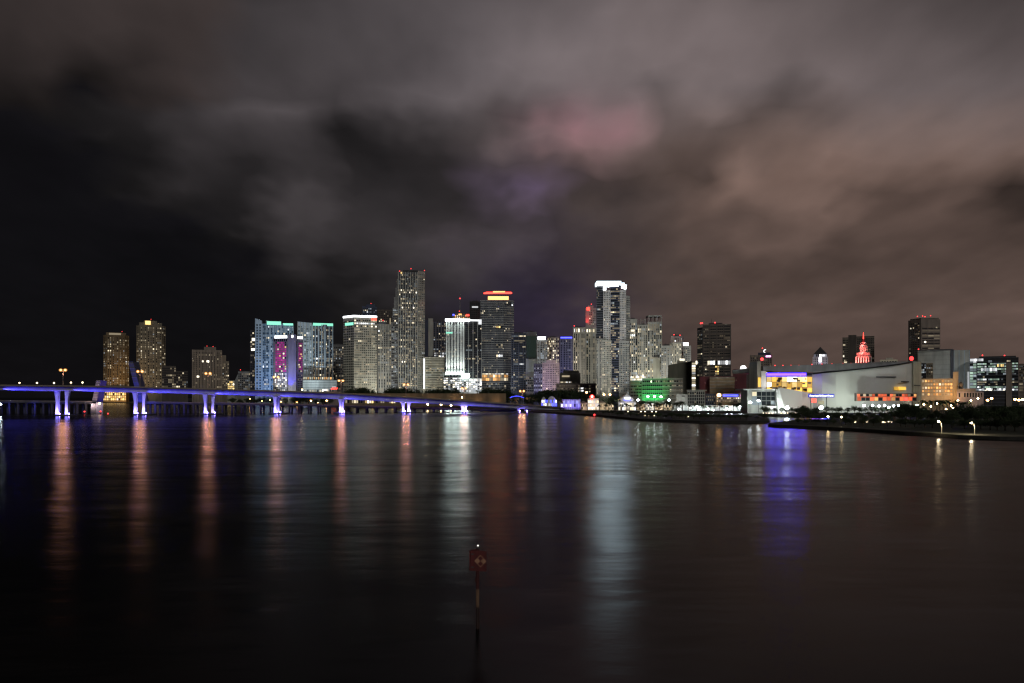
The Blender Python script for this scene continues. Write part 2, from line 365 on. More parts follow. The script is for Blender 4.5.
# ------------------------------------------------------------------ sky
def sky():
    w = bpy.data.worlds.new('World'); sc.world = w; w.use_nodes = True
    nt = w.node_tree; N = nt.nodes; L = nt.links; bg = N['Background']
    tc = N.new('ShaderNodeTexCoord'); sp = N.new('ShaderNodeSeparateXYZ')
    L.new(tc.outputs['Generated'], sp.inputs[0])
    def math_(op, a, b=None, c=None):
        n = N.new('ShaderNodeMath'); n.operation = op
        for i, v in enumerate((a, b, c)):
            if v is None: continue
            if isinstance(v, (int, float)): n.inputs[i].default_value = v
            else: L.new(v, n.inputs[i])
        return n.outputs[0]
    x, y, z = sp.outputs
    az = math_('ARCTAN2', x, y)
    hyp = math_('SQRT', math_('ADD', math_('MULTIPLY', x, x), math_('MULTIPLY', y, y)))
    el = math_('DIVIDE', math_('MAXIMUM', z, -.02), math_('MAXIMUM', math_('MAXIMUM', y, math_('MULTIPLY', hyp, .6)), .05))
    # drifting clouds: domain warp on a flat cloud layer, drawn out towards the viewer
    zz = math_('ADD', math_('MAXIMUM', z, 0), .22)
    cv = N.new('ShaderNodeCombineXYZ'); L.new(math_('DIVIDE', x, zz), cv.inputs[0]); L.new(math_('DIVIDE', y, zz), cv.inputs[1])
    def noise(scale, detail, loc):
        mp = N.new('ShaderNodeMapping'); mp.inputs['Scale'].default_value = (1.0, .6, 1); mp.inputs['Rotation'].default_value = (0, 0, R(-14)); mp.inputs['Location'].default_value = loc
        nz = N.new('ShaderNodeTexNoise'); nz.inputs['Scale'].default_value = scale; nz.inputs['Detail'].default_value = detail; nz.inputs['Roughness'].default_value = .45
        L.new(cv.outputs[0], mp.inputs['Vector']); L.new(mp.outputs[0], nz.inputs['Vector']); return nz.outputs[0]
    na, nb, nc = noise(2.2, 3, (3, 1, 0)), noise(2.2, 3, (-5, 7, 2)), noise(2.6, 4, (1.3, -2, 4))
    nd, ne, nf = noise(6.5, 2.5, (2, 9, 1)), noise(6.5, 2.5, (-8, 3, 5)), noise(8, 3.5, (4, -6, 8))
    az2 = math_('MULTIPLY_ADD', math_('SUBTRACT', nd, .5), .12, math_('MULTIPLY_ADD', math_('SUBTRACT', na, .5), .12, az))
    el2 = math_('MULTIPLY_ADD', math_('SUBTRACT', ne, .5), .07, math_('MULTIPLY_ADD', math_('SUBTRACT', nb, .5), .06, el))
    fac = math_('DIVIDE', math_('ADD', az2, .75), 1.5)
    XS = (0,50,100,150,200,250,300,350,400,450,500,520,540,580,620,660,700,740,780,820,860,900,940,980,1024)
    GRID = [(-420, (7,)*25), (-200, (12,)*25), (-80, (24,24,25,26,27,28,29,30,32,34,36,38,40,41,41,40,38,36,34,33,32,31,30,29,28)),
     (0, (46,52,54,55,57,59,64,68,74,82,90,94,100,106,108,104,98,92,90,86,82,80,76,70,66)),
     (40, (44,50,52,52,54,58,64,68,74,90,100,104,110,114,115,112,104,98,94,92,90,88,86,80,76)),
     (70, (38,44,34,38,52,60,66,70,80,98,108,108,110,110,110,110,108,102,98,98,96,94,92,90,86)),
     (85, (32,36,24,40,52,62,66,68,82,98,104,100,96,104,106,92,106,96,84,98,98,98,96,94,92)),
     (100, (24,28,18,38,50,60,64,64,86,98,92,82,80,104,106,90,106,92,72,88,100,100,100,98,96)),
     (115, (15,20,24,30,46,56,62,60,78,86,76,72,76,112,112,88,104,80,70,86,100,102,104,102,100)),
     (130, (12,16,26,26,42,46,52,40,50,66,70,78,94,118,112,86,84,74,82,94,102,104,106,106,102)),
     (145, (11,13,17,22,38,40,44,26,36,52,62,80,98,116,104,82,80,84,90,100,106,104,104,104,100)),
     (160, (11,12,14,19,35,30,44,32,30,42,58,68,72,88,86,78,72,98,92,106,104,100,98,96,92)),
     (175, (12,12,13,20,32,28,50,38,32,38,58,80,76,60,62,70,66,102,98,100,92,88,84,86,70)),
     (190, (12,12,13,17,32,26,50,40,38,38,66,88,78,56,60,68,80,98,96,92,74,74,76,74,44)),
     (205, (12,12,12,14,22,24,50,48,44,40,62,76,64,62,66,72,80,84,94,96,76,70,80,74,46)),
     (220, (12,12,12,12,16,24,50,48,48,46,58,60,56,64,66,68,72,74,86,88,74,74,76,66,58)),
     (237, (12,12,12,12,14,22,50,50,54,58,66,62,54,56,60,64,72,80,82,74,66,74,70,68,66)),
     (257, (12,12,12,13,14,18,34,44,54,58,58,52,48,52,58,64,72,66,70,62,64,66,66,70,72)),
     (285, (12,12,12,13,14,16,22,30,42,46,46,42,44,52,58,64,68,66,66,68,68,70,72,74,76)),
     (310, (11,11,12,13,14,15,18,22,30,36,40,40,44,52,60,68,68,70,74,78,76,76,78,80,82)),
     (345, (11,11,11,12,13,14,16,20,26,32,38,40,44,52,58,60,62,66,70,72,70,70,72,74,76)),
     (380, (11,11,11,12,13,14,16,20,25,30,36,40,44,51,57,58,60,64,68,70,68,68,70,72,74))]
    def tint(px, py, v):
        f = min(1, max(0, (px - 420) / 300)); q = min(1, max(.25, (py - 60) / 110)); r, g, b = 1.045 + .125 * f * q, .970 - .008 * f * q, .995 - .115 * f * q
        if px < 230 and py < 110: r, g, b = 1.10, .96, .94
        if v < 20: r, g, b = 1.0, .93, 1.09
        e = lambda cx, cy, sx, sy: math.exp(-((px - cx) / sx) ** 2 - ((py - cy) / sy) ** 2)
        k = e(580, 130, 44, 32); r += .11 * k; g -= .06 * k; b -= .01 * k
        k = e(520, 188, 34, 26); r -= .02 * k; g -= .06 * k; b += .17 * k
        k = e(530, 320, 70, 70); r -= .04 * k; g -= .08 * k; b += .30 * k
        return (v * r, v * g, v * b)
    GRID = [(py, [v * (1.22 if 140 <= px <= 320 and 110 < py < 230 else 1.0) + (3 if px < 140 and py > 100 else 0) for px, v in zip(XS, vs)]) for py, vs in GRID]
    rows = [(py, [(px, tint(px, py, v)) for px, v in zip(XS, vs)]) for py, vs in GRID]
    cur = None; prev = None
    for py, stops in rows:
        r = N.new('ShaderNodeValToRGB'); cr = r.color_ramp; cr.interpolation = 'B_SPLINE' if len(stops) > 6 else 'EASE'
        cr.interpolation = 'LINEAR'
        for i, (px, c) in enumerate(stops):
            t = (math.atan((px - CX) / F) + .75) / 1.5
            e = cr.elements[i] if i < 2 else cr.elements.new(t)
            e.position = t; e.color = srgb(*c)
        L.new(fac, r.inputs[0])
        t = (HY - py) / F
        if cur is None: cur = r.outputs[0]
        else:
            mr = N.new('ShaderNodeMapRange'); mr.interpolation_type = 'LINEAR'
            mr.inputs[1].default_value = prev; mr.inputs[2].default_value = t; mr.inputs[3].default_value = 0; mr.inputs[4].default_value = 1
            L.new(el2, mr.inputs[0])
            mx = N.new('ShaderNodeMix'); mx.data_type = 'RGBA'; L.new(mr.outputs[0], mx.inputs[0]); L.new(cur, mx.inputs[6]); L.new(r.outputs[0], mx.inputs[7])
            cur = mx.outputs[2]
        prev = t
    tx = N.new('ShaderNodeMapRange'); tx.inputs[1].default_value = .3; tx.inputs[2].default_value = .7; tx.inputs[3].default_value = .85; tx.inputs[4].default_value = 1.19
    L.new(math_('MULTIPLY_ADD', nf, .6, math_('MULTIPLY', nc, .4)), tx.inputs[0])
    mm = N.new('ShaderNodeMix'); mm.data_type = 'RGBA'; mm.blend_type = 'MULTIPLY'; mm.inputs[0].default_value = 1; L.new(cur, mm.inputs[6]); L.new(tx.outputs[0], mm.inputs[7])
    # a trace of the night sky itself
    st = N.new('ShaderNodeTexSky'); st.sky_type = 'NISHITA'; st.sun_disc = False; st.sun_elevation = R(24); st.sun_rotation = R(200)
    sm = N.new('ShaderNodeMix'); sm.data_type = 'RGBA'; sm.blend_type = 'ADD'; sm.inputs[0].default_value = .0001
    L.new(mm.outputs[2], sm.inputs[6]); L.new(st.outputs[0], sm.inputs[7])
    L.new(sm.outputs[2], bg.inputs['Color']); bg.inputs['Strength'].default_value = 1.0
sky()
sun = bpy.data.lights.new('sun', 'SUN'); sun.energy = .52; sun.angle = R(10); sun.color = (1, .975, .92)
so = bpy.data.objects.new('sun', sun); col.objects.link(so)
so.rotation_euler = Vector((-.13, .90, -.38)).to_track_quat('-Z', 'Y').to_euler()

# ================================================================== TOWERS, left to right
FLW, FLC = (1, .86, .64), (.8, .92, 1)
# --- island towers on the far left
t = Tower('condo_tower', 'narrow golden tower with rounded front, farthest left of the skyline', 'tower', 116, 2200)
ch = [(103.5, 18), (107, 2), (112, -4), (119, -4), (125, 2), (129, 18)]
t.block(ch, 335, None, 'tan', 34, ribs=(9, 2.2, .7, 'tan')); t.win(ch, 337, 388, 14, 24, 'condo', .5, .5)
t.block([(106, 8), (113, 4), (126, 8)], 332.5, 335, 'tan', 20, 'roof', cap=False)
t.part('crown_light', 109, 121, 333.0, 335.2, 'midw', 3, 1.2)
t.block([(101, -40), (126, -40)], 390.2, None, 'tan', 30, 'podium'); t.win([(101, -40), (126, -40)], 390.5, 400.5, 13, 4, 'gold', .62, .6)
t.flood(112, 120, .9, (1, .62, .22), 385); t.flood(125, 120, .9, (1, .55, .15), 385); t.beacon(122, 331, 12); t.done()

t = Tower('condo_tower', 'tall beige stepped tower with a small lit dome, second tower from the left', 'tower', 151, 2250)
ch = [(136.5, 18), (140, 2), (147, -4), (155, -4), (162, 2), (165.5, 18)]
t.block(ch, 325.5, None, 'beige', 34, ribs=(10, 2.4, .8, 'beige')); t.win(ch, 327, 390, 14, 30, 'condo', .5, .5, rowmix={9: 'busy', 18: 'busy'})
t.block([(139, 8), (147, 3), (162, 8)], 322.5, 325.5, 'beige', 24, 'upper_tier', cap=False)
t.block([(144, 8), (157, 8)], 320.6, 322.5, 'beige', 16, 'roof', cap=False)
t.part('dome_light', 145.3, 150.6, 320.9, 324.6, 'gold', 4, 3); t.beacon(151, 318.8, 14)
t.flood(150, 140, .55, (1, .72, .38), 368); t.done()

t = Tower('apartment_block', 'low dark stepped block with scattered lights, right of the two left towers', 'building', 176, 2150)
t.block([162, 176], 366, None, 'darkbrown', 30, cap=False); t.win([162, 176], 367.5, 390, 7, 10, 'quiet')
t.block([176.2, 188], 371, None, 'darkbrown', 30, cap=False); t.win([176.2, 188], 372, 390, 6, 8, 'quiet'); t.done()

t = Tower('hotel_block', 'wide brown block with stepped right side and red roof lamps', 'building', 210, 2000)
ch = [192, 222]
t.block(ch, 350, None, 'brown', 30, ribs=(10, 2, .7, 'taupe'), cap=False); t.win(ch, 352, 388, 18, 18, 'dark', .5, .5)
t.block([222.1, (226, 0)], 355, None, 'brown', 26, 'wing', cap=False); t.block([226.1, 229], 361, None, 'brown', 24, 'wing', cap=False)
t.win([222.3, 229], 363, 388, 4, 13, 'quiet', .5, .5)
t.block([204, 216], 347, 349.98, 'brown', 18, 'roof', cap=False); t.part('window', 202, 204, 360.5, 362.3, 'hot'); t.part('window', 206.5, 209, 360.5, 362.3, 'hot')
t.part('window', 197, 199, 375.8, 377.5, 'hot'); t.beacon(207, 346); t.beacon(213, 346.3)
t.flood(208, 150, .35, FLW, 365); t.done()

t = Tower('pavilion', 'tiny pale lit building between the brown block and the low sloping block', 'building', 231, 1900)
t.block([227.5, 234.5], 380.5, None, 'cream', 20, cap=False); t.win([227.7, 234.3], 381, 390, 4, 4, 'gold', .7, .6); t.done()

t = Tower('apartment_block', 'low grey block with sloping left roof and a single red roof lamp', 'building', 243, 1800)
t.block([234.5, 238], [381, 374], None, 'olive', 24, 'wing', cap=False)
t.block([238.1, 252], 371.5, None, 'olive', 26, cap=False); t.win([238.1, 252], 373, 390, 8, 8, 'office'); t.beacon(240.5, 369.8); t.done()

t = Tower('condo_tower', 'thin dark tower half hidden behind the pale blue curved tower', 'tower', 253, 1780)
t.block([250, 256.5], 330, None, 'dark', 24, cap=False); t.win([250.3, 256], 332, 390, 3, 26, 'quiet')
t.part('window', 251.8, 255, 338, 341, 'hot'); t.part('window', 251.3, 254.5, 348.6, 350.6, 'hot'); t.done()

# --- twin pale blue towers
t = Tower('condo_tower', 'pale blue curved tower with teal roof light and a sharp left fin', 'tower', 275, 1700)
t.block([(255, 4), (262, 0)], [318.6, 321], None, 'bluewhite', 30, 'fin', cap=False)
ch = [(262.2, 0), (270, -6), (281, -6), (293.5, 2)]
t.block(ch, 324, None, 'blueglass', 28, ribs=(8, 1.6, .8, 'bluewhite'), cap=False); t.win(ch, 326, 392, 15, 30, 'cool', .55, .62)
t.block([(266, 0), (281, 0)], [320.6, 323.4], 324.02, 'bluewhite', 20, 'roof', cap=False)
t.block([(281.2, 0), (293, 4)], [323.2, 322.6], 324.02, 'bluewhite', 20, 'roof', cap=False)
t.part('crown_light', 267, 281, 321.7, 325.2, 'teal', -7, .5); t.part('crown_light', 283, 293, 323.2, 325.2, 'teal', -4, .5)
t.win([(255.6, 3.6), (261.6, 0)], 324, 390, 2, 24, 'dark', .4, .5)
t.flood(258, 90, 1.5, (.3, .45, 1), 372); t.flood(270, 90, 1.2, (.3, .6, 1), 368); t.flood(280, 130, .5, (.7, .9, 1), 330); t.done()

t = Tower('hotel_tower', 'hotel tower with magenta lit facade and a violet lit central shaft', 'hotel', 288, 1350)
chl, chr_ = [(273, 14), (287.6, 2)], [(296.6, 2), (303, 12)]
t.block(chl, 337.5, None, 'grey', 26, cap=False); t.block(chr_, 337.5, None, 'grey', 26, cap=False)
t.block([(287.7, 1), (288.2, -3), (296, -3), (296.5, 1)], 334.5, None, 'lightgrey', 26, 'shaft', cap=False)
t.part('crown_light', 274.5, 287, 335.6, 337.9, 'whiteled', 13, .6, dd1=2.6); t.part('crown_light', 297.5, 302.6, 336.0, 338.2, 'whiteled', 3.4, .6, dd1=11)
t.part('crown_light', 291.5, 293.2, 335.3, 337.4, 'whiteled', -3, .4)
MIX['mag'] = [('magenta', 84), ('litw', 7), ('gold', 7), ('glass', 8)]
t.win([(275.2, 12.2), (286.4, 3)], 341.5, 372, 6, 14, 'mag', .62, .6); t.win([(298.6, 4.4), (302.6, 11.4)], 342, 372, 4, 14, 'mag', .5, .55)
t.win([(274.4, 12.8), (286.8, 2.7)], 373, 391, 7, 9, 'all_white', .5, .5); t.win([(297.4, 3.2), (302.6, 11.4)], 374, 391, 3, 8, 'dark', .5, .5)
t.win([(273.4, 13.6), (287.4, 2.2)], 338.5, 341.5, 7, 1, 'black', .6, .7)
t.part('podium_light', 266, 287, 391, 394.5, 'litc', -6, 1.0)
for dx, E in ((291.5, 17), (293, 6)):
    x, y = t.pt((dx, 0)); spot(t.root, (x, y - 13, Z(391, 1350)), (x, y - 3, Z(374, 1350)), E2P(E * .35, 26), (.03, .025, 1), 60, .8, .6)
t.flood(292, 90, 1.0, (.05, .04, 1), 350); t.flood(281, 60, 1.5, (1, .95, .9), 380); t.done()

t = Tower('condo_tower', 'pale blue glass tower with half its roof edge lit teal, right of the hotel', 'tower', 315, 1700)
t.block([(297.5, 0), (312, 0)], [322, 323], None, 'bluewhite', 28, ribs=(5, 1.6, .7, 'lightgrey'), cap=False); t.win([(298, 0), (312, 0)], 326, 380, 7, 26, 'cool', .5, .62)
ch = [(312.2, 0), (325, -5), (333, 2)]
t.block(ch, 324.6, None, 'slate', 28, ribs=(6, 2.0, 1.0, 'bluewhite'), cap=False); t.win(ch, 327, 380, 11, 26, 'condo', .6, .6)
t.part('crown_light', 313, 333, 323.2, 325.8, 'teal', -5, 1.0, dd1=-1)
t.flood(304, 110, 1.0, (.7, .88, 1), 350); t.flood(322, 110, .7, (.7, .88, 1), 345); t.done()

t = Tower('parking_podium', 'long pale parking podium with a row of orange lamps along its roof', 'building', 320, 1660)
t.block([302, 337], 380, None, 'lightgrey', 28, cap=False, bands=(4.5, 1.0, .3, 'steelgrey')); t.win([303, 334], 376.6, 379.8, 15, 1, 'orange', .5, .6)
t.win([304, 334], 389, 393, 12, 1, 'busy', .5, .7); t.part('neon_light', 304, 322, 393.2, 394.2, 'blue', -1); t.done()

t = Tower('apartment_block', 'dim grey tower squeezed between the blue glass tower and the white topped office', 'tower', 338, 1900)
t.block([332, 344], 344.5, None, 'steelgrey', 26); t.win([332.3, 343.7], 346.5, 390, 7, 20, 'condo', .5, .5); t.done()

# --- white topped office
t = Tower('office_tower', 'pale square office tower with a white lit roof edge and glowing base', 'office', 360, 1500)
chs, chf = [(343, 26), (354, 0)], [(354.1, 0), (377, 6)]
t.block([(343, 26), (354, 0), (377, 6)], 316.6, None, 'cream', 34, name='wall')
t.win(chs, 320, 388, 6, 27, 'dark', .55, .5); t.win(chf, 328, 375, 12, 20, 'quiet', .5, .42); t.win(chf, 376, 391, 12, 6, 'quiet', .4, .35)
t.win(chf, 319, 327.5, 11, 3, 'office', .6, .4, rowmix={1: 'all_white', 0: 'busy'})
t.part('crown_light', 343, 354, 315.3, 317.0, 'whiteled', 26, .7, dd1=0); t.part('crown_light', 354, 377, 315.3, 317.0, 'whiteled', 0, .7, dd1=6)
t.part('sign', 371.5, 376.6, 317.4, 319.6, 'redcrown', 4.4, .5, dd1=5.9); t.part('sign', 345, 353.4, 322.3, 325, 'teal', 21.2, .4, dd1=1.4)
t.flood(366, 45, 2.2, (1, .96, .8), 384, cone=100); t.flood(368, 130, .55, (1, .98, .9), 350); t.done()

t = Tower('office_tower', 'dark tower with thin red topped mast behind the white topped office', 'office', 370, 1800)
t.block([362.5, 377], 306.5, None, 'navy', 28); t.win([363, 376.8], 308, 316, 8, 5, 'cool', .5, .5); t.block([366, 375], 304.5, 306.45, 'navy', 14, 'roof', cap=False)
t.mast(371, 301.5, 304.5, 9, .5); t.beacon(371, 303, 8, .8); t.done()
t = Tower('office_tower', 'dark brown slab between the white topped office and the tallest tower', 'office', 384, 1830)
t.block([376.5, 392.5], 309.5, None, 'darkbrown', 28, cap=False); t.win([377, 392], 311, 330, 9, 10, 'dark', .5, .5)
t.part('edge_light', 389.6, 390.8, 318, 345, 'midw'); t.done()
t = Tower('condo_tower', 'slim pale condo tower with two piers in front of the dark brown slab', 'tower', 384, 1530)
t.block([377.6, 391.5], 324, None, 'grey', 26, ribs=(5, 1.4, .8, 'lightgrey'), cap=False); t.win([378, 391.2], 330, 372, 7, 20, 'condo', .5, .5)
t.block([378.6, 386], 321.5, 323.98, 'slate', 16, 'roof', cap=False); t.beacon(383, 320.2)
t.block([377.8, 391.2], 373, None, 'cream', 20, 'podium', cap=False, ribs=(5, 3, .5, 'grey')) if False else None
t.win([378, 391.2], 373, 391, 5, 6, 'condo', .3, .6); t.flood(384, 60, 1.2, (1, .98, .9), 378); t.done()

# --- the tallest tower
t = Tower('office_tower', 'tallest tower of the skyline with stepped left edge and vertical ribs', 'skyscraper', 408, 1480)
for a, b_, y in ((391, 392.6, 322), (392.6, 394, 308), (394, 395.4, 297), (395.4, 396.8, 287.5), (396.8, 398, 279)):
    t.block([(a, 6), (b_ - .03, 6)], y, None, 'steelgrey', 30, 'setback', cap=False, bands=(6.6, 1.4, .3, 'grey'))
t.win([(392.8, 6), (397.6, 6)], 309, 326, 3, 8, 'cool', .7, .5); t.win([(391.4, 6), (397.6, 6)], 326, 388, 4, 28, 'cool', .7, .5)
ch = [(398, 0), (418, 0)]
t.block(ch, 272, None, 'slate', 34, ribs=(8, 1.5, 1.0, 'lightgrey')); t.win(ch, 274, 391, 16, 54, 'office', .62, .55,
      rowmix={46: 'busy', 45: 'busy', 40: 'busy', 38: 'busy', 23: 'busy', 14: 'busy', 13: 'busy', 2: 'busy'})
ch = [(418.1, 0), (425, 9)]
t.block(ch, 270.4, None, 'lightgrey', 34, 'wing', cap=False, bands=(6.6, .8, .3, 'grey')); t.win(ch, 273, 391, 4, 54, 'quiet', .4, .35)
t.block([403, 417.9], 270.2, 271.98, 'dark', 20, 'roof', cap=False)
t.beacon(399.6, 271, 3); t.beacon(411, 268.4, 3); t.beacon(424.6, 269.4, 9); t.part('roof_light', 400.6, 402, 272.2, 273.8, 'gold', -.4, .6)
t.flood(410, 150, .6, (1, 1, .92), 345); t.flood(412, 60, .7, (1, .97, .8), 378); t.done()

t = Tower('condo_tower', 'dark blue tower with one pale blank fin rising on its left', 'tower', 436, 1620)
t.block([424.6, 428.2], 320, None, 'navy', 26, cap=False); t.block([428.3, 433], 318.4, None, 'lightgrey', 26, 'fin', cap=False)
t.block([433.1, 447], 321.5, None, 'navy', 26, ribs=(5, 1.2, .6, 'steelgrey')); t.win([433.4, 447], 323, 358, 8, 18, 'quiet', .55, .55); t.win([434, 446], 352, 357.8, 6, 2, 'all_white', .5, .5); t.done()
t = Tower('office_block', 'squat olive block with a bright white lit left edge', 'office', 433, 1460)
t.block([423, 444.5], 357, None, 'olive', 30, bands=(4.2, 1.5, .4, 'cream')); t.win([426, 444], 359, 391, 10, 15, 'office', .8, .35)
t.part('edge_light', 423.3, 424.9, 358.5, 389, 'litc', -.2, .7); t.flood(434, 70, .7, (1, .95, .75), 372); t.done()

# --- white floodlit tower
t = Tower('office_tower', 'white floodlit tower with glowing vertical ribs and bright white crown', 'office', 463, 1400)
ch = [(446, 0), (464, 0)]
t.block(ch, 320.8, 372.6, 'steelgrey', 30, ribs=(6, 2.2, 1.6, 'white'), cap=False); t.win(ch, 323, 370, 12, 22, 'dark', .5, .5, rowmix={17: 'cool'})
ch2 = [(464.1, 1), (482, 4)]
t.block(ch2, 320.8, 378.4, 'dark', 30, 'dark_wing', ribs=(4, 1.2, .8, 'grey'), cap=False); t.win(ch2, 323, 377, 11, 25, 'dark', .7, .5, rowmix={14: 'quiet', 12: 'cool', 20: 'quiet', 8: 'quiet'})
t.part('crown_light', 445.2, 470, 319.0, 321.4, 'whiteled', -1.5, 1.0); t.part('crown_light', 470.2, 481.6, 319.4, 321.0, 'litc', 1.2, .6, dd1=3)
t.part('crown_light', 478.4, 481.6, 319.2, 324.2, 'litc', 2.6, .8)
t.block([(443.4, -3), (468.6, -3)], 374.4, None, 'lightgrey', 34, 'podium', cap=False); t.win([(443.6, -3), (468.4, -3)], 377.6, 392, 11, 7, 'all_white', .66, .5)
t.win([(444, -3), (461, -3)], 374.8, 377.5, 6, 1, 'black', .9, .7)
t.block([(468.7, -1), (482, 0)], 378.3, None, 'white', 30, 'podium', cap=False); t.win([(468.8, -1), (481.8, 0)], 379, 392, 6, 6, 'all_white', .6, .5)
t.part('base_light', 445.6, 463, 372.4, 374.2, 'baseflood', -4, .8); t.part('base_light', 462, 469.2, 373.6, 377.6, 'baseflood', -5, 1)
t.part('sign', 446, 452.5, 332.3, 333.6, 'teal', -2, .4)
for i in range(7):
    px = 446 + 3 * i; x, y = t.pt((px, 0))
    spot(t.root, (x, y - 6.5, Z(373.4, 1400)), (x, y - .5, Z(357, 1400)), E2P(4.2, 30), (.88, 1, .94), 46, .9, .5)
    if i != 3: spot(t.root, (x, y - 5.5, Z(317.6, 1400)), (x, y - .5, Z(330, 1400)), E2P(4.0, 22), (.85, 1, .95), 50, .9, .5)
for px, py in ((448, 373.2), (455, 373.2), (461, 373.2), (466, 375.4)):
    x, y = t.pt((px, -9)); spot(t.root, (x, y, Z(py, 1400)), (x * .3, y - 900, 0), 9500, (.74, 1, .92), 110, .5, 1.3, 'base_streak_light')  # added spots aimed out at the bay to strengthen the tower's water streak
t.flood(474, 60, 1.2, (.9, .95, 1), 386); t.done()

t = Tower('office_tower', 'building top with red and blue lights and a tall mast above the white tower', 'office', 461, 1700)
t.block([452, 471], 316, None, 'steelgrey', 26, cap=False); t.block([455, 469], 313.4, 315.98, 'brown', 18, 'roof', cap=False)
t.win([452.4, 470.6], 314.8, 319, 9, 2, 'orange', .5, .5); t.part('roof_light', 452.6, 454.4, 314.2, 315.4, 'blue', -.3); t.part('roof_light', 466, 469.2, 314.3, 316, 'redcrown', -.3)
t.part('roof_light', 458.6, 461.6, 313.8, 315, 'ocrown', -.3)
t.mast(460, 288.5, 313.4, 9, .9); t.beacon(460, 298, 8, 1.5); t.beacon(459.4, 310.8, 8, 1.0); t.done()
t = Tower('office_tower', 'dark tower with one white light, behind the red crowned tower', 'office', 476, 1660)
t.block([469.6, 482], 301.4, None, 'dark', 26); t.win([470, 481.4], 303, 320, 6, 8, 'black', .6, .5); t.part('roof_light', 472, 478, 306.3, 307.8, 'litc', -.2, .5); t.done()

# --- red crowned tower
t = Tower('office_tower', 'dark banded tower under a glowing red and orange crown', 'office', 497, 1450)
ch = [(480.4, 4), (504, 0), (514, 10)]
t.block(ch, 300, None, 'slate', 34, bands=(4.1, 1.5, .5, 'grey'), cap=False); t.win(ch, 302, 373, 22, 36, 'dark', .5, .4)
t.win([(482, 3.73), (504, 0), (508, 4)], 374.4, 381.0, 14, 2, 'orange', .75, .7, off=.6); t.win([(482, 3.73), (504, 0), (508, 4)], 373.2, 374.6, 9, 1, 'all_lit', .7, .6, off=.6); t.win([(482, 3.73), (504, 0), (512, 8)], 383, 391, 14, 4, 'quiet', .6, .4, off=.6)
t.win([(504.5, .6), (513, 9)], 301.6, 305.6, 5, 2, 'cool', .6, .6, off=.6)
t.win([(496, 1.2), (503, .1)], 326, 328, 3, 1, 'gold', .6, .7, off=.7); t.win([(496, 1.2), (503, .1)], 344, 348, 3, 2, 'busy', .6, .7, off=.7)
t.win([(496, 1.2), (503, .1)], 354.5, 357, 3, 1, 'all_lit', .6, .7, off=.7)
t.block([(487.5, 6), (509, 6)], 296.4, 299.98, 'brown', 24, 'roof', cap=False); t.part('crown_light', 488, 508.6, 295.9, 299.4, 'ocrown', 5.9, .4)
b = MB(); a, c = t.pt((483.6, 0)), t.pt((512, 3)); d_, e_ = t.pt((488, 26)), t.pt((509, 26))
b.prism([a, c, (e_[0] + 3, e_[1]), (d_[0] - 3, d_[1])], [Z(294, 1450), Z(293.4, 1450), Z(292, 1450), Z(292, 1450)], [Z(292.8, 1450), Z(292, 1450), Z(290, 1450), Z(290, 1450)])
b.build('crown_light', M['redcrown'], t.root); t.part('crown_light', 493, 505, 290.6, 292.4, 'ocrown', 8, .5)
t.flood(496, 170, .45, (.85, .92, 1), 345); t.done()

t = Tower('office_tower', 'dark blue glass tower right of the red crowned tower, lit floor lines', 'office', 518, 1360)
t.block([511, 526], 333.4, None, 'navy', 28, ribs=(6, 1.0, .6, 'slate')); t.win([511.4, 525.8], 335, 391, 9, 26, 'dark', .6, .5, rowmix={25: 'cool', 20: 'dark', 17: 'cool', 12: 'cool', 8: 'office', 6: 'office'})
t.part('roof_light', 514, 524.6, 340.2, 341.4, 'midw', -.3); t.done()
t = Tower('office_tower', 'tower carrying a dark green video screen above a pale blank wall', 'office', 531, 1500)
t.block([(523, 3), (537, 0)], 332, None, 'steelgrey', 28); t.part('screen', 526.4, 536.2, 336, 358, 'signgreen', -.4, .6)
t.part('screen_glow', 528.6, 533.8, 343, 350, 'signgreen', -1.2, .3)
t.block([(526, -5), (536.6, -5)], 359, None, 'lightgrey', 24, 'lower_wall', cap=False); t.block([(525.4, -12), (535, -12)], 376, None, 'taupe', 20, 'podium', cap=False)
t.win([(525.6, -12), (534.8, -12)], 377, 392, 5, 6, 'quiet'); t.flood(531, 60, .6, FLC, 366); t.done()
t = Tower('condo_tower', 'pale tower with a bright blue white roof lamp beside the video screen', 'tower', 542, 1600)
t.block([537, 547.4], 340, None, 'lightgrey', 26, ribs=(4, 1.4, .6, 'cream'), cap=False); t.win([537.2, 547.2], 342, 376, 6, 16, 'cool', .5, .5)
t.block([538, 545], 337.6, 339.98, 'white', 14, 'roof', cap=False); t.part('crown_light', 537.6, 545.6, 336.8, 339.4, 'whiteled', -1); t.flood(541, 90, 1.0, (.75, .8, 1), 355); t.done()
t = Tower('condo_tower', 'short tower speckled with many lit windows between pale tower and blue tower', 'tower', 553, 1660)
t.block([(547.6, 3), (551, 0), (559, 3)], 337, None, 'taupe', 26); t.win([(547.6, 3), (551, 0), (559, 3)], 338, 368, 8, 13, 'busy', .6, .55); t.done()
t = Tower('condo_tower', 'tower washed in deep blue light with a blue roof edge', 'tower', 567, 1720)
t.block([560, 574.5], 338, None, 'steelgrey', 26, ribs=(5, 1.4, .6, 'grey')); t.win([560.4, 574.2], 340, 376, 8, 16, 'quiet', .5, .5)
t.part('crown_light', 560.6, 572, 337, 338.2, 'blue', -.4); t.flood(566, 100, 1.3, (.28, .27, 1), 356); t.done()
t = Tower('apartment_block', 'low block with violet left face and pinkish lit front by the waterfront', 'building', 546, 1400)
t.block([(533.6, 4), (542.4, 0)], 363.5, None, 'slate', 24, cap=False); t.win([(534, 4), (542.2, 0)], 365, 391, 5, 12, 'cool', .5, .5)
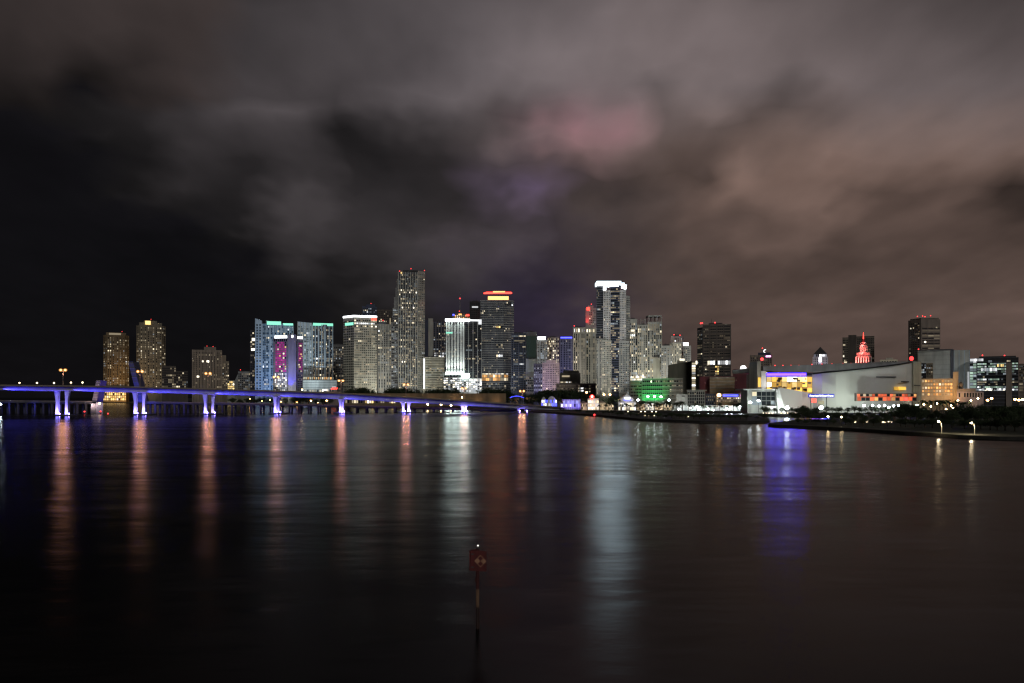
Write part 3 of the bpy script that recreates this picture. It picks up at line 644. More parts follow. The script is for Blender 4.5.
t.block([542.5, 559.4], 362.6, None, 'pink', 24, cap=False, ribs=(5, 1.6, .5, 'pink')); t.win([542.8, 559.2], 364, 392, 10, 13, 'dark', .45, .45)
t.block([546, 556], 360, 362.55, 'pink', 14, 'roof', cap=False)
t.flood(552, 70, 2.4, (1, .82, .78), 378); t.flood(537, 60, 2.0, (.3, .25, 1), 385); t.done()
t = Tower('office_block', 'low olive stepped block with a lit terrace under the blue tower', 'building', 570, 1300)
t.block([560, 580.5], 373, None, 'olive', 24, cap=False); t.win([560.4, 572], 381, 388, 8, 3, 'all_lit', .5, .4)
t.block([563, 579], 370.4, 372.98, 'darkolive', 16, 'roof', cap=False); t.part('terrace_light', 562, 569.6, 375.4, 377, 'midw', -.4); t.done()
t = Tower('office_block', 'long low brown block with a few lit windows behind the waterfront trees', 'building', 575, 1180)
t.block([556, 596], 383.4, None, 'taupe', 24, bands=(4, 1.4, .3, 'brown'), cap=False); t.win([557, 595], 385, 396, 18, 4, 'quiet', .5, .5); t.win([578, 583.6], 387.4, 391.8, 4, 1, 'all_lit', .6, .8); t.done()

# --- beige and red lit pair
t = Tower('condo_tower', 'beige tower with lit top floor, left of the red lit tower', 'tower', 579, 1420)
t.block([573, 585.4], 327.4, None, 'cream', 26, ribs=(5, 1.8, .8, 'cream')); t.win([573.4, 585.2], 333.6, 388, 6, 24, 'quiet', .5, .8); t.win([573.8, 583.6], 328.4, 332.4, 5, 1, 'all_lit', .6, .7)
t.beacon(574.2, 325.6); t.flood(579, 80, .3, (1, .96, .88), 360); t.done()
t = Tower('condo_tower', 'beige tower whose upper tier is floodlit red', 'tower', 590, 1440)
t.block([585.6, 598], 328, None, 'cream', 26, ribs=(4, 1.8, .8, 'cream'), cap=False); t.win([586, 597.6], 334, 388, 5, 24, 'quiet', .5, .8); t.win([586, 595], 329, 332.4, 4, 1, 'all_lit', .6, .7)
t.block([585.6, 596], 308, 327.98, 'pink', 22, 'upper_tier', cap=False); t.win([589, 595.8], 310, 327, 4, 9, 'quiet', .4, .4)
t.block([588, 593.4], 305.6, 307.98, 'pink', 12, 'roof', cap=False); t.part('crown_light', 586.6, 589.6, 307.2, 310.2, 'redcrown', -.5, .5); t.beacon(591.4, 303.8)
x, y = t.pt((586.4, 0)); spot(t.root, (x - 1, y - 8, Z(327.6, 1440)), (x, y, Z(314, 1440)), E2P(6, 20), (1, .03, .03), 60, .7, .6)
spot(t.root, (x + 6, y - 9, Z(327.6, 1440)), (x + 4, y, Z(318, 1440)), E2P(1.2, 16), (1, .04, .04), 70, .7, .6)
t.flood(590, 80, .3, (1, .96, .88), 360); t.done()

# --- tall tower with the white crown
t = Tower('condo_tower', 'tall condo tower with a blazing white crown and pale and dark stripes', 'skyscraper', 613, 1050)
t.block([596.4, 603.2], 284.5, None, 'slate', 26, cap=False); t.win([596.6, 603], 287, 394, 5, 46, 'dark', .75, .5, rowmix={36: 'cool', 35: 'office'})
t.block([(603.3, -2.5), (610.4, -2.5)], 290.5, None, 'white', 28, 'pier', cap=False); t.win([(603.5, -2.5), (610.2, -2.5)], 292, 394, 4, 46, 'quiet', .42, .46)
t.block([(610.5, 0), (619.8, 0)], 284.5, None, 'navy', 28, cap=False); t.win([(610.6, 0), (619.7, 0)], 288, 394, 5, 46, 'condo', .8, .5)
t.block([(619.9, -2.5), (626, -2.5)], 290.5, None, 'white', 28, 'pier', cap=False); t.win([(620.1, -2.5), (625.8, -2.5)], 292, 394, 4, 46, 'quiet', .42, .46)
t.block([(626.1, 3), (630.2, 6)], 295.6, None, 'lightgrey', 24, cap=False, bands=(3.4, 1.2, .4, 'grey')); t.win([(626.3, 3), (630, 6)], 297, 390, 2, 42, 'quiet', .6, .4)
t.block([(596.6, -5), (606, -5)], 338.6, None, 'grey', 22, 'lower_tier', cap=False, ribs=(4, .8, .4, 'cream')); t.win([(596.8, -5), (602.6, -5)], 340, 394, 4, 27, 'quiet', .45, .46)
t.block([(602, -8), (611.4, -8)], 340.6, None, 'cream', 22, 'lower_tier', cap=False); t.win([(602.4, -8), (611.2, -8)], 342, 394, 6, 26, 'quiet', .45, .46)
t.block([(619, -7), (629, -7)], 341.4, None, 'lightgrey', 22, 'lower_tier', cap=False); t.win([(619.2, -7), (628.8, -7)], 343, 394, 6, 25, 'quiet', .45, .46)
b = MB()
def slab(x0, x1, y1, y0, dd, dep): 
    a = t.pt((x0, dd)); c = t.pt((x1, dd)); b.box((a[0], a[1], Z(y0, 1050)), (c[0], a[1] + dep, Z(y1, 1050)))
slab(597, 621.6, 280.8, 284.2, -.6, 24); b.build('crown_light', M['crown'], t.root)
b = MB(); slab(603.4, 606.2, 284.5, 290.4, -2, 4); slab(608, 609.4, 284.5, 287, -2, 4); slab(611.4, 618.8, 284.5, 286.4, -1.2, 1.1); slab(596.2, 602.8, 284.5, 285.6, -1.2, 1.1); b.build('crown_light', M['whiteled'], t.root)
b = MB(); slab(622, 624.6, 283, 288, -1, 8); slab(624.7, 626.6, 285, 289, -1, 8); b.build('crown_light', M['crown'], t.root)
t.flood(606, 60, .8, (1, .93, .82), 360); t.flood(621, 60, .6, (1, .96, .9), 360)
for px in (599.5, 605, 611, 617, 623.5):
    x, y = t.pt((px, -3)); spot(t.root, (x, y, Z(282.6 if px < 622 else 286, 1050)), (x * .4, y - 610, 0), 13000, (.66, .88, 1), 13.4, .35, 1.3, 'crown_streak_light')  # added narrow spots aimed down at the bay, only to strengthen the water streak
t.flood(613, 160, .9, (.9, .96, 1), 315); t.done()

t = Tower('condo_tower', 'pale narrow tower directly right of the white crowned tower', 'tower', 634, 1260)
t.block([629, 637.4], 319, None, 'lightgrey', 26); t.win([629.4, 637.2], 323, 390, 4, 30, 'condo', .5, .7); t.part('window', 631, 634.6, 329.6, 331.6, 'hot')
t.flood(634, 80, .9, (1, 1, .92), 375); t.done()
t = Tower('condo_tower', 'wide pale condo tower with an open framed roof and blank lower wall', 'tower', 650, 1250)
t.block([637.5, 647.4], 324.6, None, 'lightgrey', 26, ribs=(4, 1, .6, 'cream')); t.win([637.8, 647.2], 326, 392, 5, 30, 'condo', .5, .7)
t.block([647.5, 662], 322, None, 'lightgrey', 28, ribs=(5, 1.0, .7, 'cream'), cap=False); t.win([647.8, 661.8], 324, 392, 7, 31, 'condo', .5, .7)
b = MB()
for px in (641, 645, 649, 653, 657, 661.3):
    a = t.pt((px, 1)); zt = Z(315.8 if px > 648 else 318.6, 1250); b.box((a[0] - .5, a[1], Z(325, 1250)), (a[0] + .5, a[1] + 1, zt)); b.box((a[0] - .5, a[1] + 20, Z(325, 1250)), (a[0] + .5, a[1] + 21, zt))
a, c = t.pt((648, 1)), t.pt((662, 1)); z = Z(315.8, 1250); b.box((a[0], a[1] - .2, z - .9), (c[0], a[1] + 21.2, z + .9))
b.build('roof_frame', M['lightgrey'], t.root)
t.block([(653, -6), (660.4, -6)], 358, None, 'cream', 20, 'lower_wall', cap=False)
t.flood(645, 90, .9, (1, 1, .92), 365); t.flood(656, 60, 1.2, (1, .95, .72), 376); t.done()
for (nm, lb, x0, x1, y, D_, wl, mx) in (
    ('condo_tower', 'pale mid height tower in front of the red lamped pink tower', 661, 672.4, 345.6, 1180, 'lightgrey', 'condo'),
    ('condo_tower', 'pink tower with red roof lamps behind the dark olive box', 671, 684, 336, 1260, 'pink', 'condo'),
    ('condo_tower', 'slim tower with a white roof sign beside the dark olive box', 683.4, 691, 345.6, 1220, 'grey', 'condo')):
    t = Tower(nm, lb, 'tower', (x0 + x1) / 2, D_)
    t.block([x0, x1], y, None, wl, 24, ribs=(4, 1.2, .6, wl)); t.win([x0 + .3, x1 - .3], y + 2, 388, max(4, int((x1 - x0) / 1.6)), int((388 - y) / 2), mx, .5, .5)
    if x0 == 671:
        t.beacon(674, 334.4); t.beacon(680, 335); t.block([671.4, 680], 342.5, None, 'cream', 30, 'front_wing', cap=False) if False else None
    if x0 == 683.4: t.part('sign', 683.2, 688.6, 342.6, 345.6, 'signwhite', -.3, .8)
    t.flood((x0 + x1) / 2, 80, .8, (1, .98, .92), 360); t.done()
t = Tower('condo_tower', 'bright cream tower standing in front of the pink tower', 'tower', 676, 1200)
t.block([669.6, 681.4], 342.6, None, 'cream', 20, ribs=(5, 1.2, .6, 'cream'), cap=False); t.win([670, 681], 344, 372, 7, 14, 'busy', .5, .5); t.flood(676, 80, 1.1, (1, .98, .92), 360); t.done()

# --- middle ground, centre right
t = Tower('arcade_building', 'low building with white lit roof terraces under the pale condo towers', 'building', 640, 1000)
t.block([630, 649], 377.6, None, 'cream', 22, cap=False); t.win([630.4, 646], 376, 380.6, 9, 2, 'all_lit', .7, .6, off=.3); t.block([636, 646], 374.4, 377.55, 'cream', 14, 'roof', cap=False)
t.win([636.2, 645.8], 374.6, 377, 5, 1, 'all_lit', .7, .7); t.done()
t = Tower('apartment_block', 'long low block whose left part is floodlit bright green', 'building', 656, 900)
t.block([630, 641.8], 380.6, None, 'taupe', 20, 'wing', cap=False, bands=(3.6, 1.2, .4, 'grey')); t.win([630.4, 641.6], 382, 397, 7, 5, 'quiet')
t.block([642, 662.6], 378.6, None, 'lightgrey', 20, cap=False, bands=(4.2, .8, 1.4, 'lightgrey'), ribs=(5, .6, .9, 'grey')); t.win([642.4, 662.4], 380, 396, 10, 4, 'black', .7, .6)
t.win([650, 660], 379.4, 384, 4, 1, 'all_lit', .35, .4)
t.block([662.7, 683], 378.2, None, 'olive', 20, 'wing', cap=False, bands=(4.2, 1.4, .6, 'cream')); t.win([663, 682.8], 379.4, 397, 9, 4, 'busy', .5, .4)
for px, e in ((645, 6), (652, 9), (659, 5)):
    x, y = t.pt((px, 0)); spot(t.root, (x, y - 12, 3), (x, y, Z(386, 900)), E2P(e * 1.5, 16), (.0, 1, .13), 66, .7, .6)
t.done()
t = Tower('blank_hall', 'dark olive windowless box in front of the pale towers', 'building', 680, 960)
t.block([668, 692], [365, 361], None, 'darkolive', 26, cap=False); t.block([(677, 2), (683, 2)], 360, 364, 'olive', 10, 'roof', cap=False)
t.part('roof_light', 679.6, 684.6, 358.6, 360.8, 'hot', 1, .5); t.done()
t = Tower('stair_tower', 'slim stair tower with a ladder of cream lit landings', 'building', 695, 940)
t.block([691.2, 700.6], 361.6, None, 'darkolive', 20, cap=False); t.win([691.8, 695.6], 362.4, 391.4, 1, 12, 'all_lit', .9, .62); t.win([698.8, 700.4], 366, 391.6, 1, 17, 'all_lit', .8, .6); t.part('roof_light', 695.8, 700.4, 361, 364.2, 'hot', -.2, .6)
t.done()
t = Tower('office_tower', 'dark square tower crossed by one bright white floor, above the red podium', 'tower', 714, 900)
t.block([(697, 12), (702.6, 0)], 327, None, 'dark', 28, cap=False); t.win([(697.2, 11.6), (702.4, .4)], 329, 376, 3, 22, 'quiet', .6, .5)
t.block([702.7, 731], 324.4, None, 'darkbrown', 30, bands=(3.4, .9, .4, 'brown'), ribs=(4, 1.0, .6, 'darkbrown')); t.win([703, 730.8], 326, 377, 15, 23, 'dark', .7, .42, rowmix={22: 'black'})
t.win([707.4, 730.6], 360.6, 364.8, 9, 1, 'all_white', .74, .9, off=.8); t.win([715, 719], 365.6, 375, 2, 4, 'gold', .5, .5, off=.7)
t.beacon(700.6, 322.6); t.beacon(702.2, 322.4); t.beacon(715, 322.2); t.done()
t = Tower('podium_building', 'dull red podium block with a beige banded front under the dark tower', 'building', 716, 860)
t.block([699.6, 734], 376.4, None, 'maroon', 24, 'rear_wall', cap=False); t.block([(709.8, -10), (734.4, -10)], 377.4, None, 'tan', 9, 'front_wall', cap=False, bands=(3.4, 1.6, .5, 'beige'))
t.win([(710.4, -10), (734, -10)], 379.4, 390, 5, 3, 'quiet', .9, .3, off=.1); t.flood(722, 40, .7, (1, .75, .45), 384); t.done()
t = Tower('theatre_building', 'dark red blank building with a round white roof sign', 'building', 743, 930)
t.block([733, 752.6], 372, None, 'maroon', 26, cap=False); t.block([733.4, 738], 369, 371.98, 'maroon', 18, 'roof', cap=False)
b = MB(); c = t.pt((743.2, 0)); zc = Z(368.4, 930); n = 16
b.tube((c[0], c[1] - .9, zc), (c[0], c[1] + .4, zc), 3.5, 3.5, 16); b.build('sign', M['signwhite'], t.root)
b = MB(); b.box((c[0] - .4, c[1] + .1, Z(372, 930)), (c[0] + .4, c[1] + .9, zc)); b.build('sign_post', M['darkmetal'], t.root)
t.win([733.6, 737], 376, 390, 2, 5, 'litw' if False else 'quiet', .35, .3); t.done()
t = Tower('office_block', 'faint grey slab with a small purple white roof sign behind the arena', 'building', 761, 1250)
t.block([750, 772], 355, None, 'taupe', 26, ribs=(5, 1.2, .5, 'brown'), cap=False); t.win([750.6, 771.6], 357, 380, 11, 11, 'dark', .5, .5)
t.block([758, 770.6], 352.6, 354.98, 'navy', 14, 'roof', cap=False); t.part('sign', 765.6, 771, 355.6, 357.4, 'mag2', -.6, .4); t.part('sign', 766, 770.6, 355.9, 357.1, 'signwhite', -1.1, .2)
b = MB(); c = t.pt((765.2, 2)); zc = Z(351.2, 1250)
for k in range(9):
    a0 = R(60 + k * 26); a1 = R(60 + (k + 1) * 26); b.tube((c[0] + 2.2 * math.cos(a0), c[1], zc + 2.4 * math.sin(a0)), (c[0] + 2.2 * math.cos(a1), c[1], zc + 2.4 * math.sin(a1)), .45)
b.build('emblem', M['signwhite'], t.root); t.mast(762.4, 347, 352.6); t.beacon(762.4, 348); t.done()

# --- pyramid roofed tower, brown slab, red lit tower
t = Tower('office_tower', 'small tower with pyramid roof and white violet lit colonnade', 'tower', 820, 1150)
t.block([812.6, 828], 356.8, None, 'cream', 22, cap=False, ribs=(4, 1.4, .6, 'cream')); t.win([813, 827.6], 358, 372, 8, 6, 'dark', .4, .5)
t.block([813.8, 826.8], 354.2, 356.75, 'white', 18, 'colonnade', cap=False); t.win([814, 826.6], 354.3, 356.7, 7, 1, 'all_white', .7, .8)
t.block([(818.4, -1), (822, -1)], 356.9, 364, 'white', 3, 'portal', cap=False); t.part('portal_light', 818.8, 821.6, 357.4, 362, 'signwhite', -1.1, .3)
b = MB(); a = t.pt((813.4, -.5)); c = t.pt((827.2, -.5)); z0 = Z(354.1, 1150); z1 = Z(346.4, 1150); a2 = t.off(a, 20); c2 = t.off(c, 20)
b.poly([(*a, z0), (*c, z0), (*c2, z0), (*a2, z0), ((a[0] + c2[0]) / 2, (a[1] + c2[1]) / 2, z1)], [(0,1,4),(1,2,4),(2,3,4),(3,0,4),(3,2,1,0)])
b.build('pyramid_roof', M['roofdark'], t.root); t.flood(820, 24, 1.6, (.75, .65, 1), 362, Z(372, 1150)); t.done()

t = Tower('office_slab', 'broad brown slab behind the red lit tower', 'office', 858, 1280)
t.block([842.4, 848.2], 337, None, 'brown', 26, 'wing', cap=False); t.win([842.8, 848], 339, 366, 4, 12, 'dark', .5, .5)
t.block([848.3, 856.4], 334.8, None, 'darkbrown', 28, cap=False); t.block([856.5, 874.4], 336.4, None, 'brown', 26, bands=(4.6, 1.2, .4, 'darkbrown'), cap=False)
t.win([857, 874], 338, 366, 10, 13, 'dark', .6, .4); t.part('window', 843, 844.2, 355, 356.8, 'hot'); t.part('window', 844, 847, 361.4, 362.8, 'litw'); t.done()

D0 = 1000
t = Tower('bell_tower', 'ornate old tower floodlit red with tiers and a slim spire', 'tower', 863.4, D0)
def ctr(hw): return [(863.4 - hw, -hw * .9), (863.4 + hw, -hw * .9)]
def tier(hw, y1, y0, nm='tier', wl='pink'): return t.block(ctr(hw), y1, y0, wl, 2 * hw * 1.2, nm, cap=False)
t.win(ctr(7.55), 357.4, 363.4, 6, 1, 'black', .5, .9); t.win(ctr(3.35), 347.2, 351.8, 3, 1, 'black', .5, .9); t.win(ctr(2.75), 342.8, 345.2, 3, 1, 'black', .4, .7)
tier(8.6, 364, None, 'base'); tier(7.6, 356.2, 363.98); tier(6.6, 352.6, 356.15, 'balcony'); tier(3.4, 346.4, 352.55, 'belfry'); tier(3.9, 345.4, 346.35, 'cornice'); tier(2.8, 342.4, 345.35, 'lantern')
b = MB(); p = t.pt((863.4, 0)); b.tube((p[0], p[1], Z(342.4, D0)), (p[0], p[1], Z(339, D0)), 2.6, .9, 10); b.build('dome', M['maroon'], t.root)
b = MB(); b.tube((p[0], p[1], Z(339, D0)), (p[0], p[1], Z(332.6, D0)), .6, .25, 6); b.build('spire', M['redcrown'], t.root)
for hw, y1, y0 in ((7.6, 357, 363.6), (3.4, 347, 352)):
    b = MB(); k = 6 if hw > 5 else 4
    for i in range(k + 1):
        a = t.pt((863.4 - hw + 2 * hw * i / k, -hw * .9)); b.box((a[0] - .45, a[1] - .8, Z(y0, D0)), (a[0] + .45, a[1] + .2, Z(y1, D0)))
    b.build('column', M['white'], t.root)['kind'] = 'stuff'
for px in (857.5, 869.3, 864.8, 862):
    b = MB(); a = t.pt((px, -6)); b.box((a[0] - .35, a[1], Z(356, D0)), (a[0] + .35, a[1] + .7, Z(354 + (1.2 if 860 < px < 867 else -.9), D0))) ; b.build('pinnacle', M['pink'], t.root)
for px, ddd, yb, ya, e, dist in ((859.5, -14, 365, 358, 7, 9), (867.4, -14, 365, 358, 7, 9), (863.4, -10, 354, 348.5, 6, 9), (863.4, -8, 346.5, 343.5, 8, 6), (863.4, -24, 366, 350, 3, 24)):
    x, y = t.pt((px, ddd)); spot(t.root, (x, y, Z(yb, D0)), (x, D0 + X(512, 1), Z(ya, D0)), E2P(e * 2.8, dist), (1, .15, .12), 90, .8, .5)
t.done()

t = Tower('museum_block', 'small pale block peeking over the right end of the arena roof', 'building', 889, 1000)
t.block([880, 897.6], 359.6, None, 'cream', 20, cap=False); t.block([886, 893], 357.8, 359.55, 'grey', 10, 'roof', cap=False); t.win([881, 897], 360.6, 366, 6, 1, 'black', .5, .7); t.flood(888, 30, .5, (1, .85, .6), 363, Z(366, 1000)); t.done()

# --- right hand group
t = Tower('office_tower', 'tall dim concrete tower on the right with red roof lamps', 'office', 924, 1150)
t.block([(908, 14), (921, 0), (940.4, 12)], 319.2, None, 'taupe', 30, cap=False); t.block([(910, 20), (921, 6), (939, 16)], 317.4, 319.15, 'brown', 22, 'roof', cap=False)
t.win([(909, 13), (919.6, 1.4)], 322, 364, 6, 20, 'dark', .4, .4); t.win([(922, .6), (940, 11.8)], 327, 352, 3, 10, 'quiet', .96, .34)
t.part('window', 910.6, 912, 326.8, 328.2, 'hot', 11.2, .4); t.part('window', 924.6, 926, 341.2, 342.6, 'hot', 2.2, .5); t.part('window', 936, 937.4, 326.8, 328, 'litw', 9.4, .5)
for px, y in ((917.4, 315.4), (922.6, 315.2), (925, 316), (930.6, 315.2)): t.beacon(px, y, 12, .8)
t.flood(926, 150, .9, (1, .85, .7), 340); t.done()
t = Tower('court_building', 'wide grey slab split by a pale blue lit glass corner', 'building', 944, 1010)
t.block([(917.6, 4), (950.4, 0)], 350, None, 'lightgrey', 28, cap=False, bands=(6, .3, .2, 'grey')); t.part('roof_edge', 917, 951.6, 349.2, 350, 'darkmetal', -.6, 1.0)
t.block([(950.5, -1), (953.6, -2)], 349.2, None, 'slate', 28, 'dark_slot', cap=False); t.block([(953.7, -1), (970, 5)], 350.4, None, 'lightgrey', 26, 'glass_wing', cap=False, ribs=(3, .8, .3, 'bluewhite'))
t.win([(954, -.8), (969.6, 5)], 352, 394, 5, 12, 'black', .8, .3) if False else None
t.part('edge_light', 967.6, 969.4, 372, 389, 'litc', 4.2, .5); t.beacon(918.4, 348.4); t.flood(962, 60, .6, (.8, .92, 1), 372); t.flood(934, 90, .25, (1, .9, .8), 365); t.done()
t = Tower('office_block', 'narrow dark glass and beige block above the orange lit building', 'building', 927, 900)
t.block([921, 926.2], 363, None, 'dark', 22, cap=False); t.win([921.2, 926], 364, 378, 3, 6, 'cool', .7, .5); t.block([926.3, 933], 363.4, None, 'beige', 22, 'wing', cap=False, bands=(3.4, .8, .3, 'tan')); t.win([926.6, 932.8], 365, 377, 3, 6, 'quiet', .5, .4); t.flood(929, 40, .8, (1, .7, .4), 370); t.done()
t = Tower('parking_garage', 'orange lit grid fronted garage with a taller right column', 'building', 939, 850)
t.block([921.4, 953], 378.6, None, 'orange', 26, cap=False, ribs=(11, .6, .5, 'orange'), bands=(3.6, .8, .5, 'orange')); t.win([921.8, 952.8], 379.4, 396, 11, 5, 'orange', .55, .5)
t.block([(953.1, -1), (958.4, -1)], 372, None, 'orange', 24, 'stair_column', cap=False); t.flood(947, 30, 1.7, (1, .62, .32), 388); t.flood(930, 30, 1.4, (1, .7, .45), 388); t.flood(955, 30, 1.4, (1, .58, .26), 382); t.done()
t = Tower('office_block', 'dark glass office block with white lit floors at the right edge', 'office', 994, 960)
t.block([969.4, 976.6], 358.6, None, 'steelgrey', 26, 'left_wing', cap=False); t.win([969.8, 976.4], 360, 391, 2, 11, 'green', .9, .6)
t.block([976.7, 1018.6], 357.6, None, 'dark', 28, bands=(4.0, .7, .3, 'slate'), cap=False)
t.win([977.4, 1018], 360, 391, 22, 12, 'quiet', .8, .5, rowmix={10: 'green', 9: 'green', 8: 'green', 7: 'green', 0: 'all_white', 6: 'cool', 4: 'green', 3: 'office', 1: 'green'}); t.win([970, 983.4], 358.2, 361, 6, 1, 'all_white', .85, .8, off=.3)
t.win([981, 997], 367.6, 371.4, 9, 1, 'all_white', .85, .7, off=.4); t.win([997, 1004], 364, 367, 4, 1, 'gold', .7, .7, off=.4); t.win([982, 1012], 388.2, 390.2, 14, 1, 'all_white', .8, .8, off=.4)
t.block([(1006, -1.5), (1012, -1.5)], 363, None, 'taupe', 8, 'lift_shaft', cap=False); t.block([979, 1016], 356.2, 357.55, 'darkmetal', 16, 'roof', cap=False)
t.beacon(982.4, 354.8); t.beacon(1004.6, 355.6); t.done()
t = Tower('office_block', 'dim brown block cut by the right edge of the photo', 'building', 1032, 1000)
t.block([1018.8, 1046], 363.4, None, 'taupe', 26, bands=(4, 1, .3, 'brown'), cap=False); t.win([1019.2, 1045], 365, 391, 14, 9, 'office', .6, .45); t.done()
t = Tower('church_hall', 'low domed hall between the orange garage and the glass office block', 'building', 966, 830)
t.block([957, 983.6], 391.6, None, 'pink', 20, cap=False); t.block([957, 976], 388.6, 391.55, 'taupe', 16, 'upper_wall', cap=False); t.win([958, 983], 392.4, 397.6, 9, 1, 'quiet', .45, .7)
b = MB(); p = t.pt((961, 4)); b.tube((p[0], p[1], Z(388.6, 830)), (p[0], p[1], Z(384, 830)), 1.9, 1.8, 10); b.ball((p[0], p[1], Z(384, 830)), 1.9, 0, 10, 6, 1.2); b.tube((p[0], p[1], Z(382, 830)), (p[0], p[1], Z(379.6, 830)), .3, .1)
b.build('dome', M['brown'], t.root); t.flood(972, 25, .8, (1, .7, .45), 393); t.done()

# ================================================================== ARENA
D_A = 720
t = Tower('arena', 'huge white curved arena with a glowing yellow window wall and dark flat roof', 'arena', 840, D_A, yaw=False)
def ring_block(ch, y1, y0, mat, back, name, top='roofdark'):
    pts = t.chain(ch); b = MB(); yb = max(p[1] for p in pts) + back
    ring = pts + [(pts[-1][0], yb), (pts[0][0], yb)]
    z1 = [t.zz(y) for y in y1]; z0 = [t.zz(y) for y in y0]
    b.prism(ring, z0 + [z0[-1], z0[0]], z1 + [z1[-1], z1[0]], 0, 1); return b.build(name, [M[mat], M[top]], t.root)
G = [None]
ring_block([(812.5, 2), (822, -4), (836, -9), (850, -12), (865, -14), (880, -14), (895, -12), (906, -9), (913, -5)],
           [374.4, 373.6, 372.4, 371.2, 369.7, 368, 366, 364.2, 362.8], G * 9, 'arenawhite', 90, 'curved_wall')
t.block([(913.1, -8), (921.4, 6)], 361.6, None, 'cream', 40, 'end_wall', cap=False)
ring_block([(763, -6), (790, -8), (812, -8), (836, -16), (865, -21), (895, -19), (912.8, -11)], [366.6, 365.8, 365.2, 364.4, 363.6, 362.6, 361.6],
           [370.8, 371.4, 372.2, 371.2, 368.8, 365.2, 362.2], 'steelgrey', 100, 'roof')
t.block([(766, 2), (812.4, 2)], 372.6, None, 'taupe', 60, 'rear_wall', cap=False)
t.block([(757, -2), (761, -4)], 361.4, None, 'cream', 24, 'corner_pier', cap=False); t.block([(761.1, -5), (766, -7)], 371.2, None, 'white', 6, 'lit_fin', cap=False)
t.part('lit_strip', 758, 760.6, 377.6, 387, 'yellow', -4, .4)
MIX['yel'] = [('yellow', 70), ('gold', 26), ('hot', 4)]
t.win([(766.6, 2), (812.2, 2)], 376.6, 392.6, 9, 3, 'yel', .86, .8); t.done(); t.w = []
MIX['yel2'] = [('hot', 3), ('orangew', 4), ('glass', 3)]
b = MB(); rr = random.Random(3)
for i in range(22):
    px = 767 + rr.random() * 44; y = 377 + rr.random() * 12; a = t.pt((px, 1.2)); w = .5 + rr.random() * 1.2
    b.box((a[0] - w, a[1] - .2, Z(y + 1.4 + rr.random(), D_A)), (a[0] + w, a[1] - .02, Z(y, D_A)))
b.build('window_blind', M['tan'], t.root)['kind'] = 'stuff'
t.part('purple_light', 766.6, 806, 373.3, 375.5, 'purple', 1.7, .5); t.part('purple_soffit', 806.2, 812, 373.4, 375.3, 'darkmetal', 1.6, .4)
ring_block([(778, -16), (790, -15), (802, -12), (813, -7)], [387.6, 389.4, 391.6, 393.6], G * 4, 'arenawhite', 7, 'ramp_wall')
for y, x0, x1 in ((376.8, 876, 896), (381.4, 901, 908.6)):
    t.part('dark_slot', x0, x1, y, y + 1.2, 'darkmetal', -15.6, .5, dd1=-13 if x1 < 900 else -9.5)
t.part('dark_slot', 914, 920, 385, 386, 'darkmetal', -7.5, .4, dd1=2.4)
for x0, x1 in ((894, 898), (898.6, 905.6)): t.part('window', x0, x1, 387, 390.2, 'yellow', -13.5, .5, dd1=-12)
t.block([(856.4, -26), (917, -24)], 393.2, 401, 'brown', 2, 'terrace', cap=False)
MIX['rest'] = [('redw', 44), ('orangew', 14), ('redcrown', 3), ('gold', 3), ('glass', 26), ('midw', 8)]; LIT.append('redcrown')
t.win([(857, -26), (916.6, -24)], 393.5, 397, 20, 1, 'rest', .7, .55); t.win([(857, -26), (916.6, -24)], 397, 400.8, 14, 1, 'rest', .7, .7)
t.part('red_light', 857, 916, 396.8, 397.2, 'redw', -26.4, .4, dd1=-24.4)
# name board
sg = t.part('sign', 808, 834, 394.0, 397.4, 'signblue', -22, .8)
fc = bpy.data.curves.new('sign_text', 'FONT'); fc.body = 'AmericanAirlines Arena'; fc.align_x = 'CENTER'; fc.align_y = 'CENTER'; fc.size = 2.35; fc.extrude = .06; fc.offset = .03
to = bpy.data.objects.new('sign_text', fc); col.objects.link(to)
dg = bpy.context.evaluated_depsgraph_get(); me = bpy.data.meshes.new_from_object(to.evaluated_get(dg)); bpy.data.objects.remove(to)
me.materials.clear(); me.materials.append(M['signwhite']); lo = bpy.data.objects.new('sign_lettering', me); col.objects.link(lo); lo.parent = sg
bx = t.pt((821, -22)); lo.location = (bx[0] - ROOTLOC[t.root.name][0], bx[1] - .9 - ROOTLOC[t.root.name][1], Z(395.7, D_A - 22 + 22) - GZ); lo.rotation_euler = (R(90), 0, 0)
xs = [v.co.x for v in me.vertices]; wd = max(xs) - min(xs); lo.scale = ((X(833, D_A - 22) - X(809, D_A - 22)) / wd, 1, 1)
b = MB()
for px in (811, 826.6): a = t.pt((px, -21.5)); b.box((a[0] - .3, a[1], GZ), (a[0] + .3, a[1] + .6, Z(397.4, D_A)))
b.build('sign_post', M['darkmetal'], t.root); t.part('poster', 811.8, 816, 398.4, 402.4, 'redcrown', -20, .3); t.part('poster', 818, 824, 400.4, 404, 'dimw', -20, .3)
for px, E, c in ((822, 2.6, (.85, 1, .8)), (838, 2.4, (.85, 1, .85)), (852, 1.7, (.9, 1, .92)), (868, 1.2, (.95, 1, .95)), (890, .9, (1, 1, .95)), (790, 1.6, (1, .97, .85))):
    x, y = t.pt((px, -12)); spot(t.root, (x, y - 26, 3), (x, y, Z(392, D_A)), E2P(E * .5, 30), c, 110, .9, 1)
for px, E in ((815, 1.2), (763, 3.0)):
    x, y = t.pt((px, -6)); spot(t.root, (x, y - 12, Z(392 if px > 800 else 388, D_A)), (x, y, Z(380, D_A)), E2P(E, 14), (.35, .25, 1) if px > 800 else (1, .95, .9), 80, .9, .5)
for i, px in enumerate((812, 822, 832, 843, 851, 858, 866, 874, 881, 888, 896, 906, 775, 783, 791, 799)):
    t.beacon(px, 364.0 - (px - 812) * .028 if px > 810 else 365.0, 12, .55, 'red', .5)
